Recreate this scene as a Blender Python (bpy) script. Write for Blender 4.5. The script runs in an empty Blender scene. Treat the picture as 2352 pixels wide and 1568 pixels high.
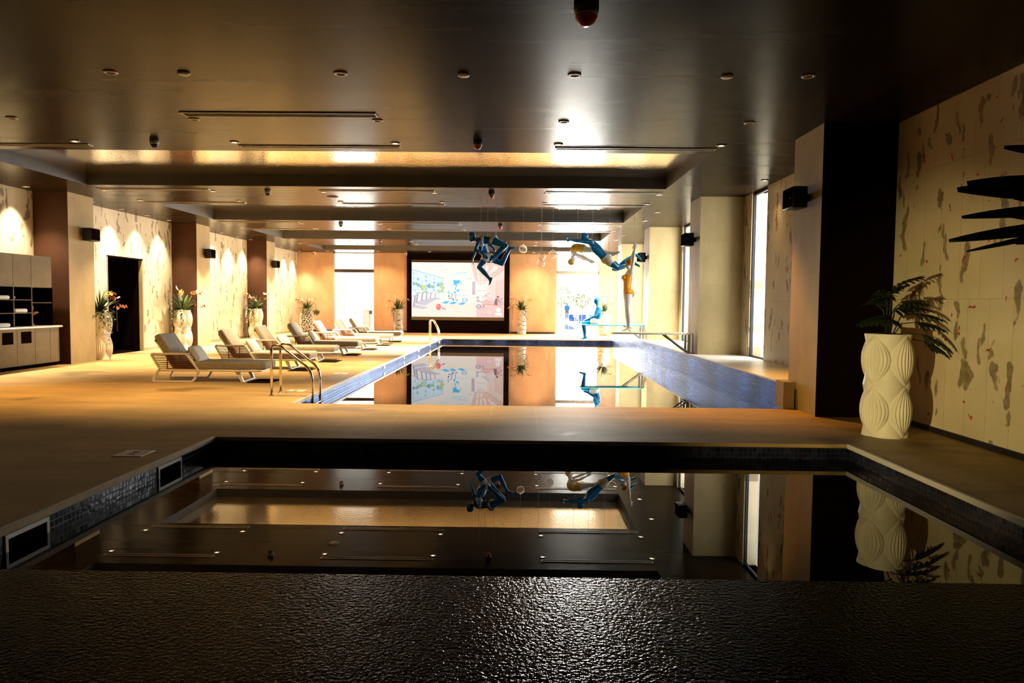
import bpy, bmesh, math, random
from mathutils import Vector, Matrix, Quaternion

S = bpy.context.scene
COL = S.collection
PI = math.pi
R = math.radians
random.seed(7)

# ------------------------------------------------------------------ camera
cam_d = bpy.data.cameras.new('camera')
cam_d.sensor_width = 36.0
cam_d.lens = 36.0 * 1659.0 / 2352.0
cam_d.clip_end = 400
cam = bpy.data.objects.new('camera', cam_d)
COL.objects.link(cam)
YAW, PITCH, ROLL = 0.01282, 0.05252, 0.009772
cam.matrix_world = (Matrix.Translation((0, 0, 1.5)) @ Matrix.Rotation(YAW, 4, 'Z')
                    @ Matrix.Rotation(PI / 2 - PITCH, 4, 'X') @ Matrix.Rotation(ROLL, 4, 'Z'))
S.camera = cam

# ------------------------------------------------------------------ colour management
S.view_settings.view_transform = 'Standard'
S.view_settings.look = 'None'
S.view_settings.gamma = 1.0
S.view_settings.use_curve_mapping = False
S.view_settings.exposure = .45
S.cycles.use_denoising = True
S.cycles.max_bounces = 8
S.cycles.diffuse_bounces = 4
S.cycles.glossy_bounces = 5
S.cycles.transparent_max_bounces = 12
S.cycles.sample_clamp_indirect = 6.0
S.cycles.caustics_reflective = False
S.cycles.caustics_refractive = False

# ------------------------------------------------------------------ world (hazy bright sky)
W = bpy.data.worlds.new('sky')
S.world = W
W.use_nodes = True
bg = W.node_tree.nodes['Background']
bg.inputs[0].default_value = (1.0, 0.95, 0.86, 1)
bg.inputs[1].default_value = 2.6

CE, BW, LW, RW = 3.95, 36.0, -11.2, 5.0       # ceiling, back wall, left wall, right wall


def area(name, loc, rot, sx, sy, power, color):
    l = bpy.data.lights.new(name, 'AREA')
    l.shape = 'RECTANGLE'; l.size = sx; l.size_y = sy; l.energy = power; l.color = color
    o = bpy.data.objects.new(name, l); COL.objects.link(o)
    o.location = loc; o.rotation_euler = rot
    return o


# daylight coming in through the glass doors of the back wall and the windows on the right
DAY = (1.0, 0.95, 0.86)
area('daylight_door', (-8.38, BW + .5, 1.97), (R(-90), 0, 0), 2.0, 3.8, 160, DAY)
area('daylight_door', (2.76, BW + .5, 1.97), (R(-90), 0, 0), 2.1, 3.8, 2700, DAY)
WINDOWS = [(14.95, 15.95), (19.6, 22.7), (26.0, 29.2), (32.3, 35.6)]
for (a, b), p in zip(WINDOWS, (95, 330, 420, 400)):
    area('daylight_window', (RW + .45, (a + b) / 2, 2.15), (0, R(90), 0), 3.5, b - a, p, (1.0, .97, .92))


def spot(name, loc, aim, power, color, size, blend, radius=.05):
    l = bpy.data.lights.new(name, 'SPOT')
    l.energy = power; l.color = color; l.spot_size = size; l.spot_blend = blend; l.shadow_soft_size = radius
    o = bpy.data.objects.new(name, l); COL.objects.link(o)
    o.location = loc
    d = Vector(aim) - Vector(loc)
    o.rotation_euler = d.to_track_quat('-Z', 'Y').to_euler()
    return o


# accent spotlight at the near left that picks out the carved vase and the stone panels
spot('accent_spot', (-5.4, -1.3, .7), (4.4, 8.2, .85), 3200, (1.0, .78, .34), R(20), 1.0, .05)

# ------------------------------------------------------------------ helpers


def clean(o, label=None, cat=None, group=None, kind=None):
    if label: o['label'] = label
    if cat: o['category'] = cat
    if group: o['group'] = group
    if kind: o['kind'] = kind
    return o


def thing(name, label, cat, loc=(0, 0, 0), rz=0.0, group=None, kind=None):
    o = bpy.data.objects.new(name, None)
    o.empty_display_size = .1
    COL.objects.link(o)
    o.location = loc; o.rotation_euler = (0, 0, rz)
    return clean(o, label, cat, group, kind)


def copy_tree(o, parent=None):
    c = o.copy(); COL.objects.link(c)
    if parent is not None: c.parent = parent
    for ch in o.children:
        copy_tree(ch, c)
    return c


class MB:
    """collects shapes and links them as ONE mesh object"""

    def __init__(s):
        s.v = []; s.f = []; s.m = []; s.sm = []; s.col = []

    def add(s, verts, faces, mi=0, smooth=False, col=None):
        n = len(s.v)
        s.v.extend([tuple(x) for x in verts])
        for f in faces:
            s.f.append(tuple(i + n for i in f)); s.m.append(mi); s.sm.append(smooth); s.col.append(col)
        return s

    def box(s, x0, x1, y0, y1, z0, z1, mi=0, M=None):
        v = [Vector((x, y, z)) for z in (z0, z1) for y in (y0, y1) for x in (x0, x1)]
        if M is not None: v = [M @ p for p in v]
        return s.add(v, [(0, 2, 3, 1), (4, 5, 7, 6), (0, 1, 5, 4), (2, 6, 7, 3), (0, 4, 6, 2), (1, 3, 7, 5)], mi)

    def rbox(s, x0, x1, y0, y1, z0, z1, r, mi=0, M=None, seg=3):
        """box with rounded edges"""
        bm = bmesh.new()
        bmesh.ops.create_cube(bm, size=1)
        for v in bm.verts:
            v.co = Vector(((x0 + x1) / 2 + v.co.x * (x1 - x0), (y0 + y1) / 2 + v.co.y * (y1 - y0), (z0 + z1) / 2 + v.co.z * (z1 - z0)))
        bmesh.ops.bevel(bm, geom=bm.edges[:], offset=r, segments=seg, affect='EDGES', profile=.5)
        bm.verts.index_update()
        v = [x.co.copy() for x in bm.verts]
        if M is not None: v = [M @ p for p in v]
        s.add(v, [[q.index for q in f.verts] for f in bm.faces], mi, True)
        bm.free(); return s

    def quad(s, a, b, c, d, mi=0, col=None):
        return s.add([a, b, c, d], [(0, 1, 2, 3)], mi, False, col)

    def poly(s, pts, mi=0, col=None):
        return s.add(pts, [tuple(range(len(pts)))], mi, False, col)

    def tube(s, pts, r, n=10, mi=0, caps=True, closed=False, smooth=True, ell=None):
        pts = [Vector(p) for p in pts]
        N = len(pts)
        rr = r if isinstance(r, (list, tuple)) else [r] * N
        T = []
        for i in range(N):
            if closed: t = pts[(i + 1) % N] - pts[i - 1]
            else: t = pts[min(i + 1, N - 1)] - pts[max(i - 1, 0)]
            T.append(t.normalized() if t.length > 1e-9 else Vector((0, 0, 1)))
        ref = Vector((0, 0, 1)) if abs(T[0].z) < .9 else Vector((1, 0, 0))
        u = T[0].cross(ref).normalized()
        vs = []
        for i in range(N):
            if i:
                u = (u - T[i] * u.dot(T[i]))
                u = u.normalized() if u.length > 1e-6 else T[i].orthogonal().normalized()
            w = T[i].cross(u)
            for k in range(n):
                a = 2 * PI * k / n
                vs.append(pts[i] + (u * math.cos(a) + w * math.sin(a)) * rr[i])
        fs = []
        for i in range(N if closed else N - 1):
            j = (i + 1) % N
            for k in range(n):
                k2 = (k + 1) % n
                fs.append((i * n + k, i * n + k2, j * n + k2, j * n + k))
        if caps and not closed:
            fs.append(tuple(range(n))[::-1]); fs.append(tuple(range((N - 1) * n, N * n)))
        return s.add(vs, fs, mi, smooth)

    def lathe(s, prof, n=32, mi=0, loc=(0, 0, 0), smooth=True, M=None):
        vs = []
        L = Vector(loc)
        for (r, z) in prof:
            for k in range(n):
                a = 2 * PI * k / n
                p = Vector((r * math.cos(a), r * math.sin(a), z))
                vs.append((M @ p if M is not None else p) + L)
        fs = []
        for i in range(len(prof) - 1):
            for k in range(n):
                k2 = (k + 1) % n
                fs.append((i * n + k, i * n + k2, (i + 1) * n + k2, (i + 1) * n + k))
        if prof[0][0] > 1e-5: fs.append(tuple(range(n))[::-1])
        if prof[-1][0] > 1e-5: fs.append(tuple(range((len(prof) - 1) * n, len(prof) * n)))
        return s.add(vs, fs, mi, smooth)

    def ball(s, c, r, n=16, mi=0, axes=None):
        """ellipsoid, r = (a,b,c) along axes"""
        if not isinstance(r, (list, tuple)): r = (r, r, r)
        ax = axes or (Vector((1, 0, 0)), Vector((0, 1, 0)), Vector((0, 0, 1)))
        c = Vector(c)
        m = max(6, n // 2)
        vs = [c + ax[2] * r[2]]
        for i in range(1, m):
            th = PI * i / m
            for k in range(n):
                a = 2 * PI * k / n
                vs.append(c + ax[0] * (r[0] * math.sin(th) * math.cos(a)) + ax[1] * (r[1] * math.sin(th) * math.sin(a)) + ax[2] * (r[2] * math.cos(th)))
        vs.append(c - ax[2] * r[2])
        fs = []
        for k in range(n):
            fs.append((0, 1 + k, 1 + (k + 1) % n))
        for i in range(m - 2):
            for k in range(n):
                a, b = 1 + i * n + k, 1 + i * n + (k + 1) % n
                fs.append((a, a + n, b + n, b))
        e = len(vs) - 1
        o = 1 + (m - 2) * n
        for k in range(n):
            fs.append((e, o + (k + 1) % n, o + k))
        return s.add(vs, fs, mi, True)

    def leaf(s, base, d, length, width, droop=.3, up=Vector((0, 0, 1)), mi=0, seg=5, fold=.15, tip=1.0, col=None):
        """one leaf blade with a mid fold, bending down along its length"""
        base = Vector(base); d = Vector(d).normalized()
        side = d.cross(up)
        side = side.normalized() if side.length > 1e-4 else d.orthogonal().normalized()
        vs = []; p = base.copy(); q = d.copy()
        for i in range(seg + 1):
            t = i / seg
            w = width * .5 * (math.sin(PI * min(1, (t * .88 + .06) ** .8)) ** tip)
            nrm = side.cross(q).normalized()
            vs += [p - side * w + nrm * w * fold, p.copy(), p + side * w + nrm * w * fold]
            q = (q + Vector((0, 0, -1)) * droop / seg).normalized()
            p = p + q * (length / seg)
        fs = []
        for i in range(seg):
            a = i * 3
            fs += [(a, a + 1, a + 4, a + 3), (a + 1, a + 2, a + 5, a + 4)]
        return s.add(vs, fs, mi, True, col)

    def build(s, name, mats, parent=None, loc=None, rot=None, bevel=0, solid=0):
        me = bpy.data.meshes.new(name)
        me.from_pydata(s.v, [], s.f)
        if not isinstance(mats, (list, tuple)): mats = [mats]
        for m in mats: me.materials.append(m)
        me.polygons.foreach_set('material_index', s.m)
        me.polygons.foreach_set('use_smooth', s.sm)
        if any(c is not None for c in s.col):
            at = me.color_attributes.new('Col', 'FLOAT_COLOR', 'CORNER')
            for p, c in zip(me.polygons, s.col):
                c = c or (1, 1, 1)
                for li in p.loop_indices: at.data[li].color = (c[0], c[1], c[2], 1)
        me.update()
        o = bpy.data.objects.new(name, me)
        COL.objects.link(o)
        if parent is not None: o.parent = parent
        if loc is not None: o.location = loc
        if rot is not None: o.rotation_euler = rot
        if bevel:
            b = o.modifiers.new('bevel', 'BEVEL'); b.width = bevel; b.segments = 2; b.limit_method = 'ANGLE'
        if solid:
            b = o.modifiers.new('solid', 'SOLIDIFY'); b.thickness = solid; b.offset = 0
        return o


def struct(mb, name, mats, label=None, cat=None, **k):
    o = mb.build(name, mats, **k)
    return clean(o, label, cat, None, 'structure')


# ------------------------------------------------------------------ materials


def new_mat(name):
    m = bpy.data.materials.new(name); m.use_nodes = True
    return m, m.node_tree, m.node_tree.nodes['Principled BSDF']


def ramp(nt, fac, stops, interp='LINEAR'):
    n = nt.nodes.new('ShaderNodeValToRGB'); n.color_ramp.interpolation = interp
    els = n.color_ramp.elements
    while len(els) < len(stops): els.new(.5)
    for e, (p, c) in zip(els, stops):
        e.position = p; e.color = (c[0], c[1], c[2], 1) if not isinstance(c, (int, float)) else (c, c, c, 1)
    nt.links.new(fac, n.inputs[0])
    return n.outputs[0]


def coords(nt, scale=(1, 1, 1), kind='Object', loc=(0, 0, 0), rot=(0, 0, 0)):
    t = nt.nodes.new('ShaderNodeTexCoord'); mp = nt.nodes.new('ShaderNodeMapping')
    mp.inputs['Scale'].default_value = scale; mp.inputs['Location'].default_value = loc; mp.inputs['Rotation'].default_value = rot
    nt.links.new(t.outputs[kind], mp.inputs[0])
    return mp.outputs[0]


def noise(nt, vec, scale, detail=4, rough=.5, dist=0):
    n = nt.nodes.new('ShaderNodeTexNoise')
    n.inputs['Scale'].default_value = scale; n.inputs['Detail'].default_value = detail
    n.inputs['Roughness'].default_value = rough; n.inputs['Distortion'].default_value = dist
    nt.links.new(vec, n.inputs['Vector'])
    return n.outputs['Fac']


def mix(nt, fac, a, b, mode='MIX'):
    n = nt.nodes.new('ShaderNodeMix'); n.data_type = 'RGBA'; n.blend_type = mode
    for i, x in ((0, fac), (6, a), (7, b)):
        if isinstance(x, (int, float)): n.inputs[i].default_value = x
        elif isinstance(x, tuple): n.inputs[i].default_value = (x[0], x[1], x[2], 1)
        else: nt.links.new(x, n.inputs[i])
    return n.outputs[2]


def math_n(nt, op, a, b=0.0):
    n = nt.nodes.new('ShaderNodeMath'); n.operation = op
    for i, x in ((0, a), (1, b)):
        if isinstance(x, (int, float)): n.inputs[i].default_value = x
        else: nt.links.new(x, n.inputs[i])
    return n.outputs[0]


def bump(nt, b, h, strength=.2, dist=.02):
    n = nt.nodes.new('ShaderNodeBump'); n.inputs['Strength'].default_value = strength; n.inputs['Distance'].default_value = dist
    nt.links.new(h, n.inputs['Height']); nt.links.new(n.outputs[0], b.inputs['Normal'])


def plain(name, c, rough=.5, metal=0., var=.12, scale=6., spec=None, coat=0., bmp=0., emis=None, estr=0.):
    """one-colour material with a little procedural variation"""
    m, nt, b = new_mat(name)
    v = coords(nt)
    f = noise(nt, v, scale)
    lo = tuple(x * (1 - var) for x in c); hi = tuple(min(1, x * (1 + var)) for x in c)
    nt.links.new(ramp(nt, f, [(.3, lo), (.7, hi)]), b.inputs['Base Color'])
    b.inputs['Roughness'].default_value = rough; b.inputs['Metallic'].default_value = metal; b.inputs['Specular Tint'].default_value = (.58, .70, .92, 1)
    if spec is not None: b.inputs['Specular IOR Level'].default_value = spec
    if coat: b.inputs['Coat Weight'].default_value = coat; b.inputs['Coat Roughness'].default_value = .08
    if bmp: bump(nt, b, noise(nt, v, scale * 12, 3), bmp, .01)
    if emis: b.inputs['Emission Color'].default_value = (*emis, 1); b.inputs['Emission Strength'].default_value = estr
    return m


def m_ceiling():
    m, nt, b = new_mat('ceiling_paint')
    v = coords(nt, (.22, 2.6, 1))
    f = noise(nt, v, 1.3, 3, .5)
    g = noise(nt, coords(nt, (.12, .12, .12)), 1.5, 2)
    c = ramp(nt, f, [(.3, (.014, .008, .003)), (.7, (.026, .015, .006))])
    nt.links.new(mix(nt, g, c, (.018, .012, .007)), b.inputs['Base Color'])
    nt.links.new(ramp(nt, f, [(.3, .24), (.7, .28)]), b.inputs['Roughness'])
    b.inputs['Specular IOR Level'].default_value = .028
    return m


def m_foil():
    m, nt, b = new_mat('coffer_gloss_top')
    b.inputs['Base Color'].default_value = (.80, .68, .48, 1); b.inputs['Metallic'].default_value = .9
    b.inputs['Roughness'].default_value = .06; b.inputs['Specular IOR Level'].default_value = .9
    b.inputs['Coat Weight'].default_value = .8; b.inputs['Coat Roughness'].default_value = .12
    bump(nt, b, noise(nt, coords(nt), 16, 3), .28, .012)
    return m


def m_floor(name, c1, c2, wet):
    m, nt, b = new_mat(name)
    v = coords(nt)
    br = nt.nodes.new('ShaderNodeTexBrick')
    br.inputs['Scale'].default_value = 1.0; br.inputs['Brick Width'].default_value = .61; br.inputs['Row Height'].default_value = 1.2
    br.inputs['Mortar Size'].default_value = .006; br.offset = 0.0; br.inputs['Bias'].default_value = 0
    br.inputs['Color1'].default_value = (*c1, 1); br.inputs['Color2'].default_value = (*c2, 1)
    br.inputs['Mortar'].default_value = (c1[0] * 1.5, c1[1] * 1.5, c1[2] * 1.5, 1)
    nt.links.new(coords(nt, loc=(-.21, 0, 0)), br.inputs['Vector'])
    f = noise(nt, coords(nt, (.5, 1.6, 1)), 1.4, 5, .6)
    col = mix(nt, .55, br.outputs['Color'], ramp(nt, f, [(.3, tuple(x * .6 for x in c1)), (.7, tuple(x * 1.3 for x in c2))]), 'MIX')
    st = ramp(nt, noise(nt, coords(nt, (.7, 1.0, 1), loc=(3.1, .4, 0)), .55, 4, .55, .6), [(.60, 0.0), (.64, 1.0)])
    col = mix(nt, math_n(nt, 'MULTIPLY', st, .55), col, tuple(x * .22 for x in c1))
    nt.links.new(col, b.inputs['Base Color'])
    if wet:
        b.inputs['Roughness'].default_value = .13
        b.inputs['Specular IOR Level'].default_value = .010
        n1 = noise(nt, coords(nt), 46, 2, .55)
        puddle = ramp(nt, noise(nt, coords(nt, (1, 1.5, 1), loc=(.2, 1.3, 0)), 1.1, 3, .5, .5), [(.66, 1.0), (.72, .25)])
        n = nt.nodes.new('ShaderNodeBump'); n.inputs['Distance'].default_value = .012
        nt.links.new(math_n(nt, 'MULTIPLY', puddle, .75), n.inputs['Strength'])
        nt.links.new(math_n(nt, 'SUBTRACT', n1, math_n(nt, 'MULTIPLY', br.outputs['Fac'], .8)), n.inputs['Height']); nt.links.new(n.outputs[0], b.inputs['Normal'])
    else:
        nt.links.new(ramp(nt, st, [(0, .62), (1, .5)]), b.inputs['Roughness'])
        b.inputs['Specular IOR Level'].default_value = .35
        bump(nt, b, noise(nt, coords(nt), 60, 3), .12, .01)
    return m


def m_stone():
    """pale stone panels with long blotches and red specks; panel joints run vertically"""
    m, nt, b = new_mat('agate_stone_panel')
    tc = nt.nodes.new('ShaderNodeTexCoord')
    sep = nt.nodes.new('ShaderNodeSeparateXYZ'); nt.links.new(tc.outputs['Object'], sep.inputs[0])
    cmb = nt.nodes.new('ShaderNodeCombineXYZ')      # use Y along the wall, Z up
    nt.links.new(sep.outputs[1], cmb.inputs[0]); nt.links.new(sep.outputs[2], cmb.inputs[1])
    V = cmb.outputs[0]

    def mp(scale, rot=0, loc=(0, 0, 0)):
        n = nt.nodes.new('ShaderNodeMapping'); n.inputs['Scale'].default_value = scale
        n.inputs['Rotation'].default_value = (0, 0, rot); n.inputs['Location'].default_value = loc
        nt.links.new(V, n.inputs[0]); return n.outputs[0]
    nz = nt.nodes.new('ShaderNodeTexNoise'); nz.inputs['Scale'].default_value = 2.6; nz.inputs['Detail'].default_value = 4
    nt.links.new(V, nz.inputs['Vector'])
    wob = nt.nodes.new('ShaderNodeVectorMath'); wob.operation = 'SCALE'; wob.inputs['Scale'].default_value = 1.05
    nt.links.new(nz.outputs['Color'], wob.inputs[0])

    def cells(scale, rot, loc, thr, rnd=1.0):
        a = nt.nodes.new('ShaderNodeVectorMath'); a.operation = 'ADD'
        nt.links.new(mp(scale, rot, loc), a.inputs[0]); nt.links.new(wob.outputs[0], a.inputs[1])
        vo = nt.nodes.new('ShaderNodeTexVoronoi'); vo.voronoi_dimensions = '2D'; vo.inputs['Scale'].default_value = 1
        vo.inputs['Randomness'].default_value = rnd
        nt.links.new(a.outputs[0], vo.inputs['Vector'])
        return ramp(nt, vo.outputs['Distance'], [(thr * .75, 1.0), (thr, 0.0)])
    base = ramp(nt, noise(nt, V, 1.3, 4), [(.3, (.58, .50, .32)), (.7, (.72, .63, .44))])
    b1 = cells((2.5, .75, 1), R(18), (.3, .1, 0), .155)
    b2 = cells((3.3, .85, 1), R(-24), (2.7, 5.1, 0), .12)
    tint = ramp(nt, noise(nt, V, 9, 3), [(.35, (.12, .075, .025)), (.6, (.26, .20, .10)), (.75, (.09, .05, .02))])
    col = mix(nt, math_n(nt, 'MULTIPLY', b1, .85), base, tint)
    col = mix(nt, math_n(nt, 'MULTIPLY', b2, .75), col, tint)
    red = cells((2.0, 1.8, 1), 0, (1.3, 4.2, 0), .042)
    col = mix(nt, math_n(nt, 'MULTIPLY', red, .9), col, (.42, .02, .02))
    br = nt.nodes.new('ShaderNodeTexBrick'); br.inputs['Scale'].default_value = 1
    br.inputs['Brick Width'].default_value = .38; br.inputs['Row Height'].default_value = 1.6; br.inputs['Mortar Size'].default_value = .004
    br.inputs['Color1'].default_value = (1, 1, 1, 1); br.inputs['Color2'].default_value = (.94, .93, .9, 1); br.inputs['Mortar'].default_value = (.7, .66, .58, 1)
    nt.links.new(V, br.inputs['Vector'])
    col = mix(nt, 1.0, col, br.outputs['Color'], 'MULTIPLY')
    nt.links.new(col, b.inputs['Base Color'])
    b.inputs['Roughness'].default_value = .45; b.inputs['Specular IOR Level'].default_value = .35
    return m


def m_plaster(name, c, rough=.7):
    m, nt, b = new_mat(name)
    f = noise(nt, coords(nt, (1, 1, .55)), 1.1, 6, .65)
    col = ramp(nt, f, [(.25, tuple(x * .72 for x in c)), (.75, tuple(min(1, x * 1.2) for x in c))])
    tc = coords(nt, (1, 1, 1))
    sep = nt.nodes.new('ShaderNodeSeparateXYZ'); nt.links.new(tc, sep.inputs[0])
    cmb = nt.nodes.new('ShaderNodeCombineXYZ')
    nt.links.new(math_n(nt, 'ADD', sep.outputs[0], sep.outputs[1]), cmb.inputs[0]); nt.links.new(sep.outputs[2], cmb.inputs[1])
    br = nt.nodes.new('ShaderNodeTexBrick'); br.inputs['Scale'].default_value = 1
    br.inputs['Brick Width'].default_value = .55; br.inputs['Row Height'].default_value = .98; br.inputs['Mortar Size'].default_value = .005
    br.inputs['Color1'].default_value = (1, 1, 1, 1); br.inputs['Color2'].default_value = (.9, .9, .88, 1); br.inputs['Mortar'].default_value = (.85, .85, .8, 1)
    nt.links.new(cmb.outputs[0], br.inputs['Vector'])
    nt.links.new(mix(nt, .8, col, br.outputs['Color'], 'MULTIPLY'), b.inputs['Base Color'])
    b.inputs['Roughness'].default_value = rough; b.inputs['Specular IOR Level'].default_value = .3
    bump(nt, b, f, .1, .02)
    return m


def m_mosaic(name='iridescent_mosaic_tile', c1=(.015, .12, .40), c2=(.06, .05, .22), metal=.85, ro=.26):
    m, nt, b = new_mat(name)
    tc = coords(nt)
    sep = nt.nodes.new('ShaderNodeSeparateXYZ'); nt.links.new(tc, sep.inputs[0])
    cmb = nt.nodes.new('ShaderNodeCombineXYZ')
    nt.links.new(math_n(nt, 'ADD', sep.outputs[0], sep.outputs[1]), cmb.inputs[0]); nt.links.new(sep.outputs[2], cmb.inputs[1])
    br = nt.nodes.new('ShaderNodeTexBrick'); br.offset = 0; br.inputs['Scale'].default_value = 1
    br.inputs['Brick Width'].default_value = .05; br.inputs['Row Height'].default_value = .05; br.inputs['Mortar Size'].default_value = .0045
    br.inputs['Color1'].default_value = (*c1, 1); br.inputs['Color2'].default_value = (*c2, 1); br.inputs['Mortar'].default_value = (.02, .02, .03, 1)
    br.inputs['Bias'].default_value = 0
    nt.links.new(cmb.outputs[0], br.inputs['Vector'])
    nt.links.new(ramp(nt, br.outputs['Fac'], [(0, metal), (1, 0)]), b.inputs['Metallic'])
    nt.links.new(ramp(nt, br.outputs['Fac'], [(0, ro), (1, .6)]), b.inputs['Roughness'])
    b.inputs['Metallic'].default_value = metal; b.inputs['Specular Tint'].default_value = (.58, .70, .92, 1)
    wn = nt.nodes.new('ShaderNodeTexWhiteNoise'); wn.noise_dimensions = '2D'
    sn = nt.nodes.new('ShaderNodeVectorMath'); sn.operation = 'SNAP'; sn.inputs[1].default_value = (.05, .05, .05)
    nt.links.new(cmb.outputs[0], sn.inputs[0]); nt.links.new(sn.outputs[0], wn.inputs[0])
    patch = ramp(nt, noise(nt, coords(nt, (1, .6, .25)), 1.3, 4), [(.38, .22), (.62, 1.4)])
    tone = math_n(nt, 'MULTIPLY', patch, ramp(nt, wn.outputs['Value'], [(0, .45), (1, 1.3)]))
    nt.links.new(mix(nt, 1.0, br.outputs['Color'], tone, 'MULTIPLY'), b.inputs['Base Color'])
    h = math_n(nt, 'SUBTRACT', noise(nt, tc, 14, 2), math_n(nt, 'MULTIPLY', br.outputs['Fac'], .5))
    bump(nt, b, h, .25, .012)
    return m


def m_water():
    m, nt, b = new_mat('pool_water')
    b.inputs['Base Color'].default_value = (.0035, .003, .004, 1)
    b.inputs['Roughness'].default_value = .0
    b.inputs['IOR'].default_value = 1.33
    b.inputs['Specular IOR Level'].default_value = .5
    bump(nt, b, noise(nt, coords(nt, (1, .5, 1)), 1.2, 1), .004, .05)
    return m


def m_glass():
    m, nt, b = new_mat('window_glass')
    out = nt.nodes['Material Output']
    nt.nodes.remove(b)
    t = nt.nodes.new('ShaderNodeBsdfTransparent'); g = nt.nodes.new('ShaderNodeBsdfGlossy'); mx = nt.nodes.new('ShaderNodeMixShader')
    t.inputs[0].default_value = (.96, .97, .97, 1)
    g.inputs['Roughness'].default_value = .02
    f = noise(nt, coords(nt), .8, 2)
    nt.links.new(math_n(nt, 'MULTIPLY', f, .12), mx.inputs[0])
    nt.links.new(t.outputs[0], mx.inputs[1]); nt.links.new(g.outputs[0], mx.inputs[2]); nt.links.new(mx.outputs[0], out.inputs[0])
    return m


def m_picture():
    m, nt, b = new_mat('lit_screen_picture')
    at = nt.nodes.new('ShaderNodeVertexColor'); at.layer_name = 'Col'
    b.inputs['Base Color'].default_value = (.02, .02, .02, 1)
    nt.links.new(at.outputs[0], b.inputs['Emission Color']); b.inputs['Emission Strength'].default_value = 1.12
    b.inputs['Roughness'].default_value = .4
    return m


def m_vertcol(name, rough=.6):
    m, nt, b = new_mat(name)
    at = nt.nodes.new('ShaderNodeVertexColor'); at.layer_name = 'Col'
    f = noise(nt, coords(nt), 9, 3)
    nt.links.new(mix(nt, 1.0, at.outputs[0], ramp(nt, f, [(.3, .75), (.7, 1.0)]), 'MULTIPLY'), b.inputs['Base Color'])
    b.inputs['Roughness'].default_value = rough
    return m


def m_crackle():
    m, nt, b = new_mat('crackle_ceramic')
    vo = nt.nodes.new('ShaderNodeTexVoronoi'); vo.feature = 'DISTANCE_TO_EDGE'; vo.inputs['Scale'].default_value = 9
    nt.links.new(coords(nt, (1, 1, .7)), vo.inputs['Vector'])
    nt.links.new(ramp(nt, vo.outputs['Distance'], [(.02, (.42, .26, .18)), (.09, (.80, .70, .62))]), b.inputs['Base Color'])
    b.inputs['Roughness'].default_value = .5
    bump(nt, b, vo.outputs['Distance'], .4, .02)
    return m


def m_wood(name, c):
    m, nt, b = new_mat(name)
    f = noise(nt, coords(nt, (1, 10, 10)), 3, 4, .6, .5)
    nt.links.new(ramp(nt, f, [(.3, tuple(x * .55 for x in c)), (.7, tuple(x * 1.25 for x in c))]), b.inputs['Base Color'])
    b.inputs['Roughness'].default_value = .42
    return m


M_CEIL = m_ceiling(); M_FOIL = m_foil()
M_COFFER = plain('coffer_side_paint', (.075, .07, .06), .6, var=.08)
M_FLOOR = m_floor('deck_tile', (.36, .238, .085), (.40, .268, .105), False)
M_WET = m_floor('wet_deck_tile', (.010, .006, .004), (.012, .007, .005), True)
M_STONE = m_stone()
M_PIER = m_plaster('pier_plaster', (.40, .31, .15))
M_PIER_SHADE = m_plaster('shaded_pier_plaster', (.055, .018, .004))  # pier plaster with the shade of the front faces put into the colour
M_BACK = m_plaster('peach_plaster', (.62, .38, .22))
M_DARK = plain('near_black', (.006, .003, .002), .8, spec=.0)
M_BLACK = plain('matt_black', (.012, .008, .007), .55)
M_MOSAIC = m_mosaic(); M_MOSD = m_mosaic('dark_navy_mosaic_tile', (.012, .02, .05), (.02, .016, .035), .0, .12); M_WATER = m_water(); M_GLASS = m_glass()
M_WHITE = plain('white_lacquered_metal', (.90, .88, .83), .35, var=.04)
M_SILL = plain('pale_stone_sill', (.78, .76, .70), .35, var=.06)
M_WOOD = m_wood('brown_slat_wood', (.17, .075, .035))
M_CUSH = plain('grey_beige_cushion', (.34, .30, .23), .9, var=.1, scale=18, bmp=.1)
M_PILLOW = plain('cream_pillow_fabric', (.72, .68, .58), .9, var=.06, scale=18)
M_STEEL = plain('polished_steel', (.75, .68, .58), .12, metal=1.0, var=.05)
M_FRAME = plain('grey_metal_frame', (.55, .52, .47), .4, var=.05)
M_HEAD = plain('dark_bronze_bar', (.05, .03, .015), .5)
M_BOARD = plain('cream_board', (.80, .76, .66), .35, var=.04)
M_BLUEB = plain('turquoise_board', (.06, .42, .50), .35, var=.05)
M_CERAM = plain('cream_ceramic', (.82, .76, .60), .55, var=.05)
M_CRACK = m_crackle()
M_BIRCH = plain('grey_white_ceramic', (.58, .53, .45), .6, var=.15, scale=5)
M_NOTCH = plain('dark_notch', (.04, .03, .025), .8)
M_BLUE = plain('blue_glossy_figure', (.001, .13, .34), .3, var=.05, coat=.25)
M_SKIN = plain('white_glossy_figure', (.92, .88, .81), .22, var=.03, coat=.4)
M_YEL = plain('yellow_glossy_suit', (.95, .60, .07), .25, var=.05, coat=.4)
M_ORA = plain('orange_glossy_suit', (.92, .36, .02), .22, var=.05, coat=.4)
M_CLOTH = plain('white_painted_trunks', (.72, .68, .58), .5, var=.05)
M_GREEN = m_vertcol('leaf_greens', .55)
M_PETAL = m_vertcol('petals', .6)
M_LEAFD = plain('dark_leaf', (.012, .014, .008), .5, var=.3)
M_PHILO = plain('philodendron_leaf', (.02, .028, .012), .45, var=.3)
M_PANEL = plain('olive_cabinet_panel', (.20, .15, .06), .6, var=.12, scale=3, spec=.2)
M_TOP = plain('pale_worktop', (.80, .76, .68), .3, var=.04)
M_TOWEL = plain('white_towel', (.85, .83, .78), .95, var=.05, bmp=.2)
M_TRIM = plain('downlight_trim', (.50, .42, .30), .4, metal=.3, var=.05)
M_LAMP = plain('lit_lamp', (.8, .8, .8), .5, emis=(1.0, .78, .5), estr=14.)
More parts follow.
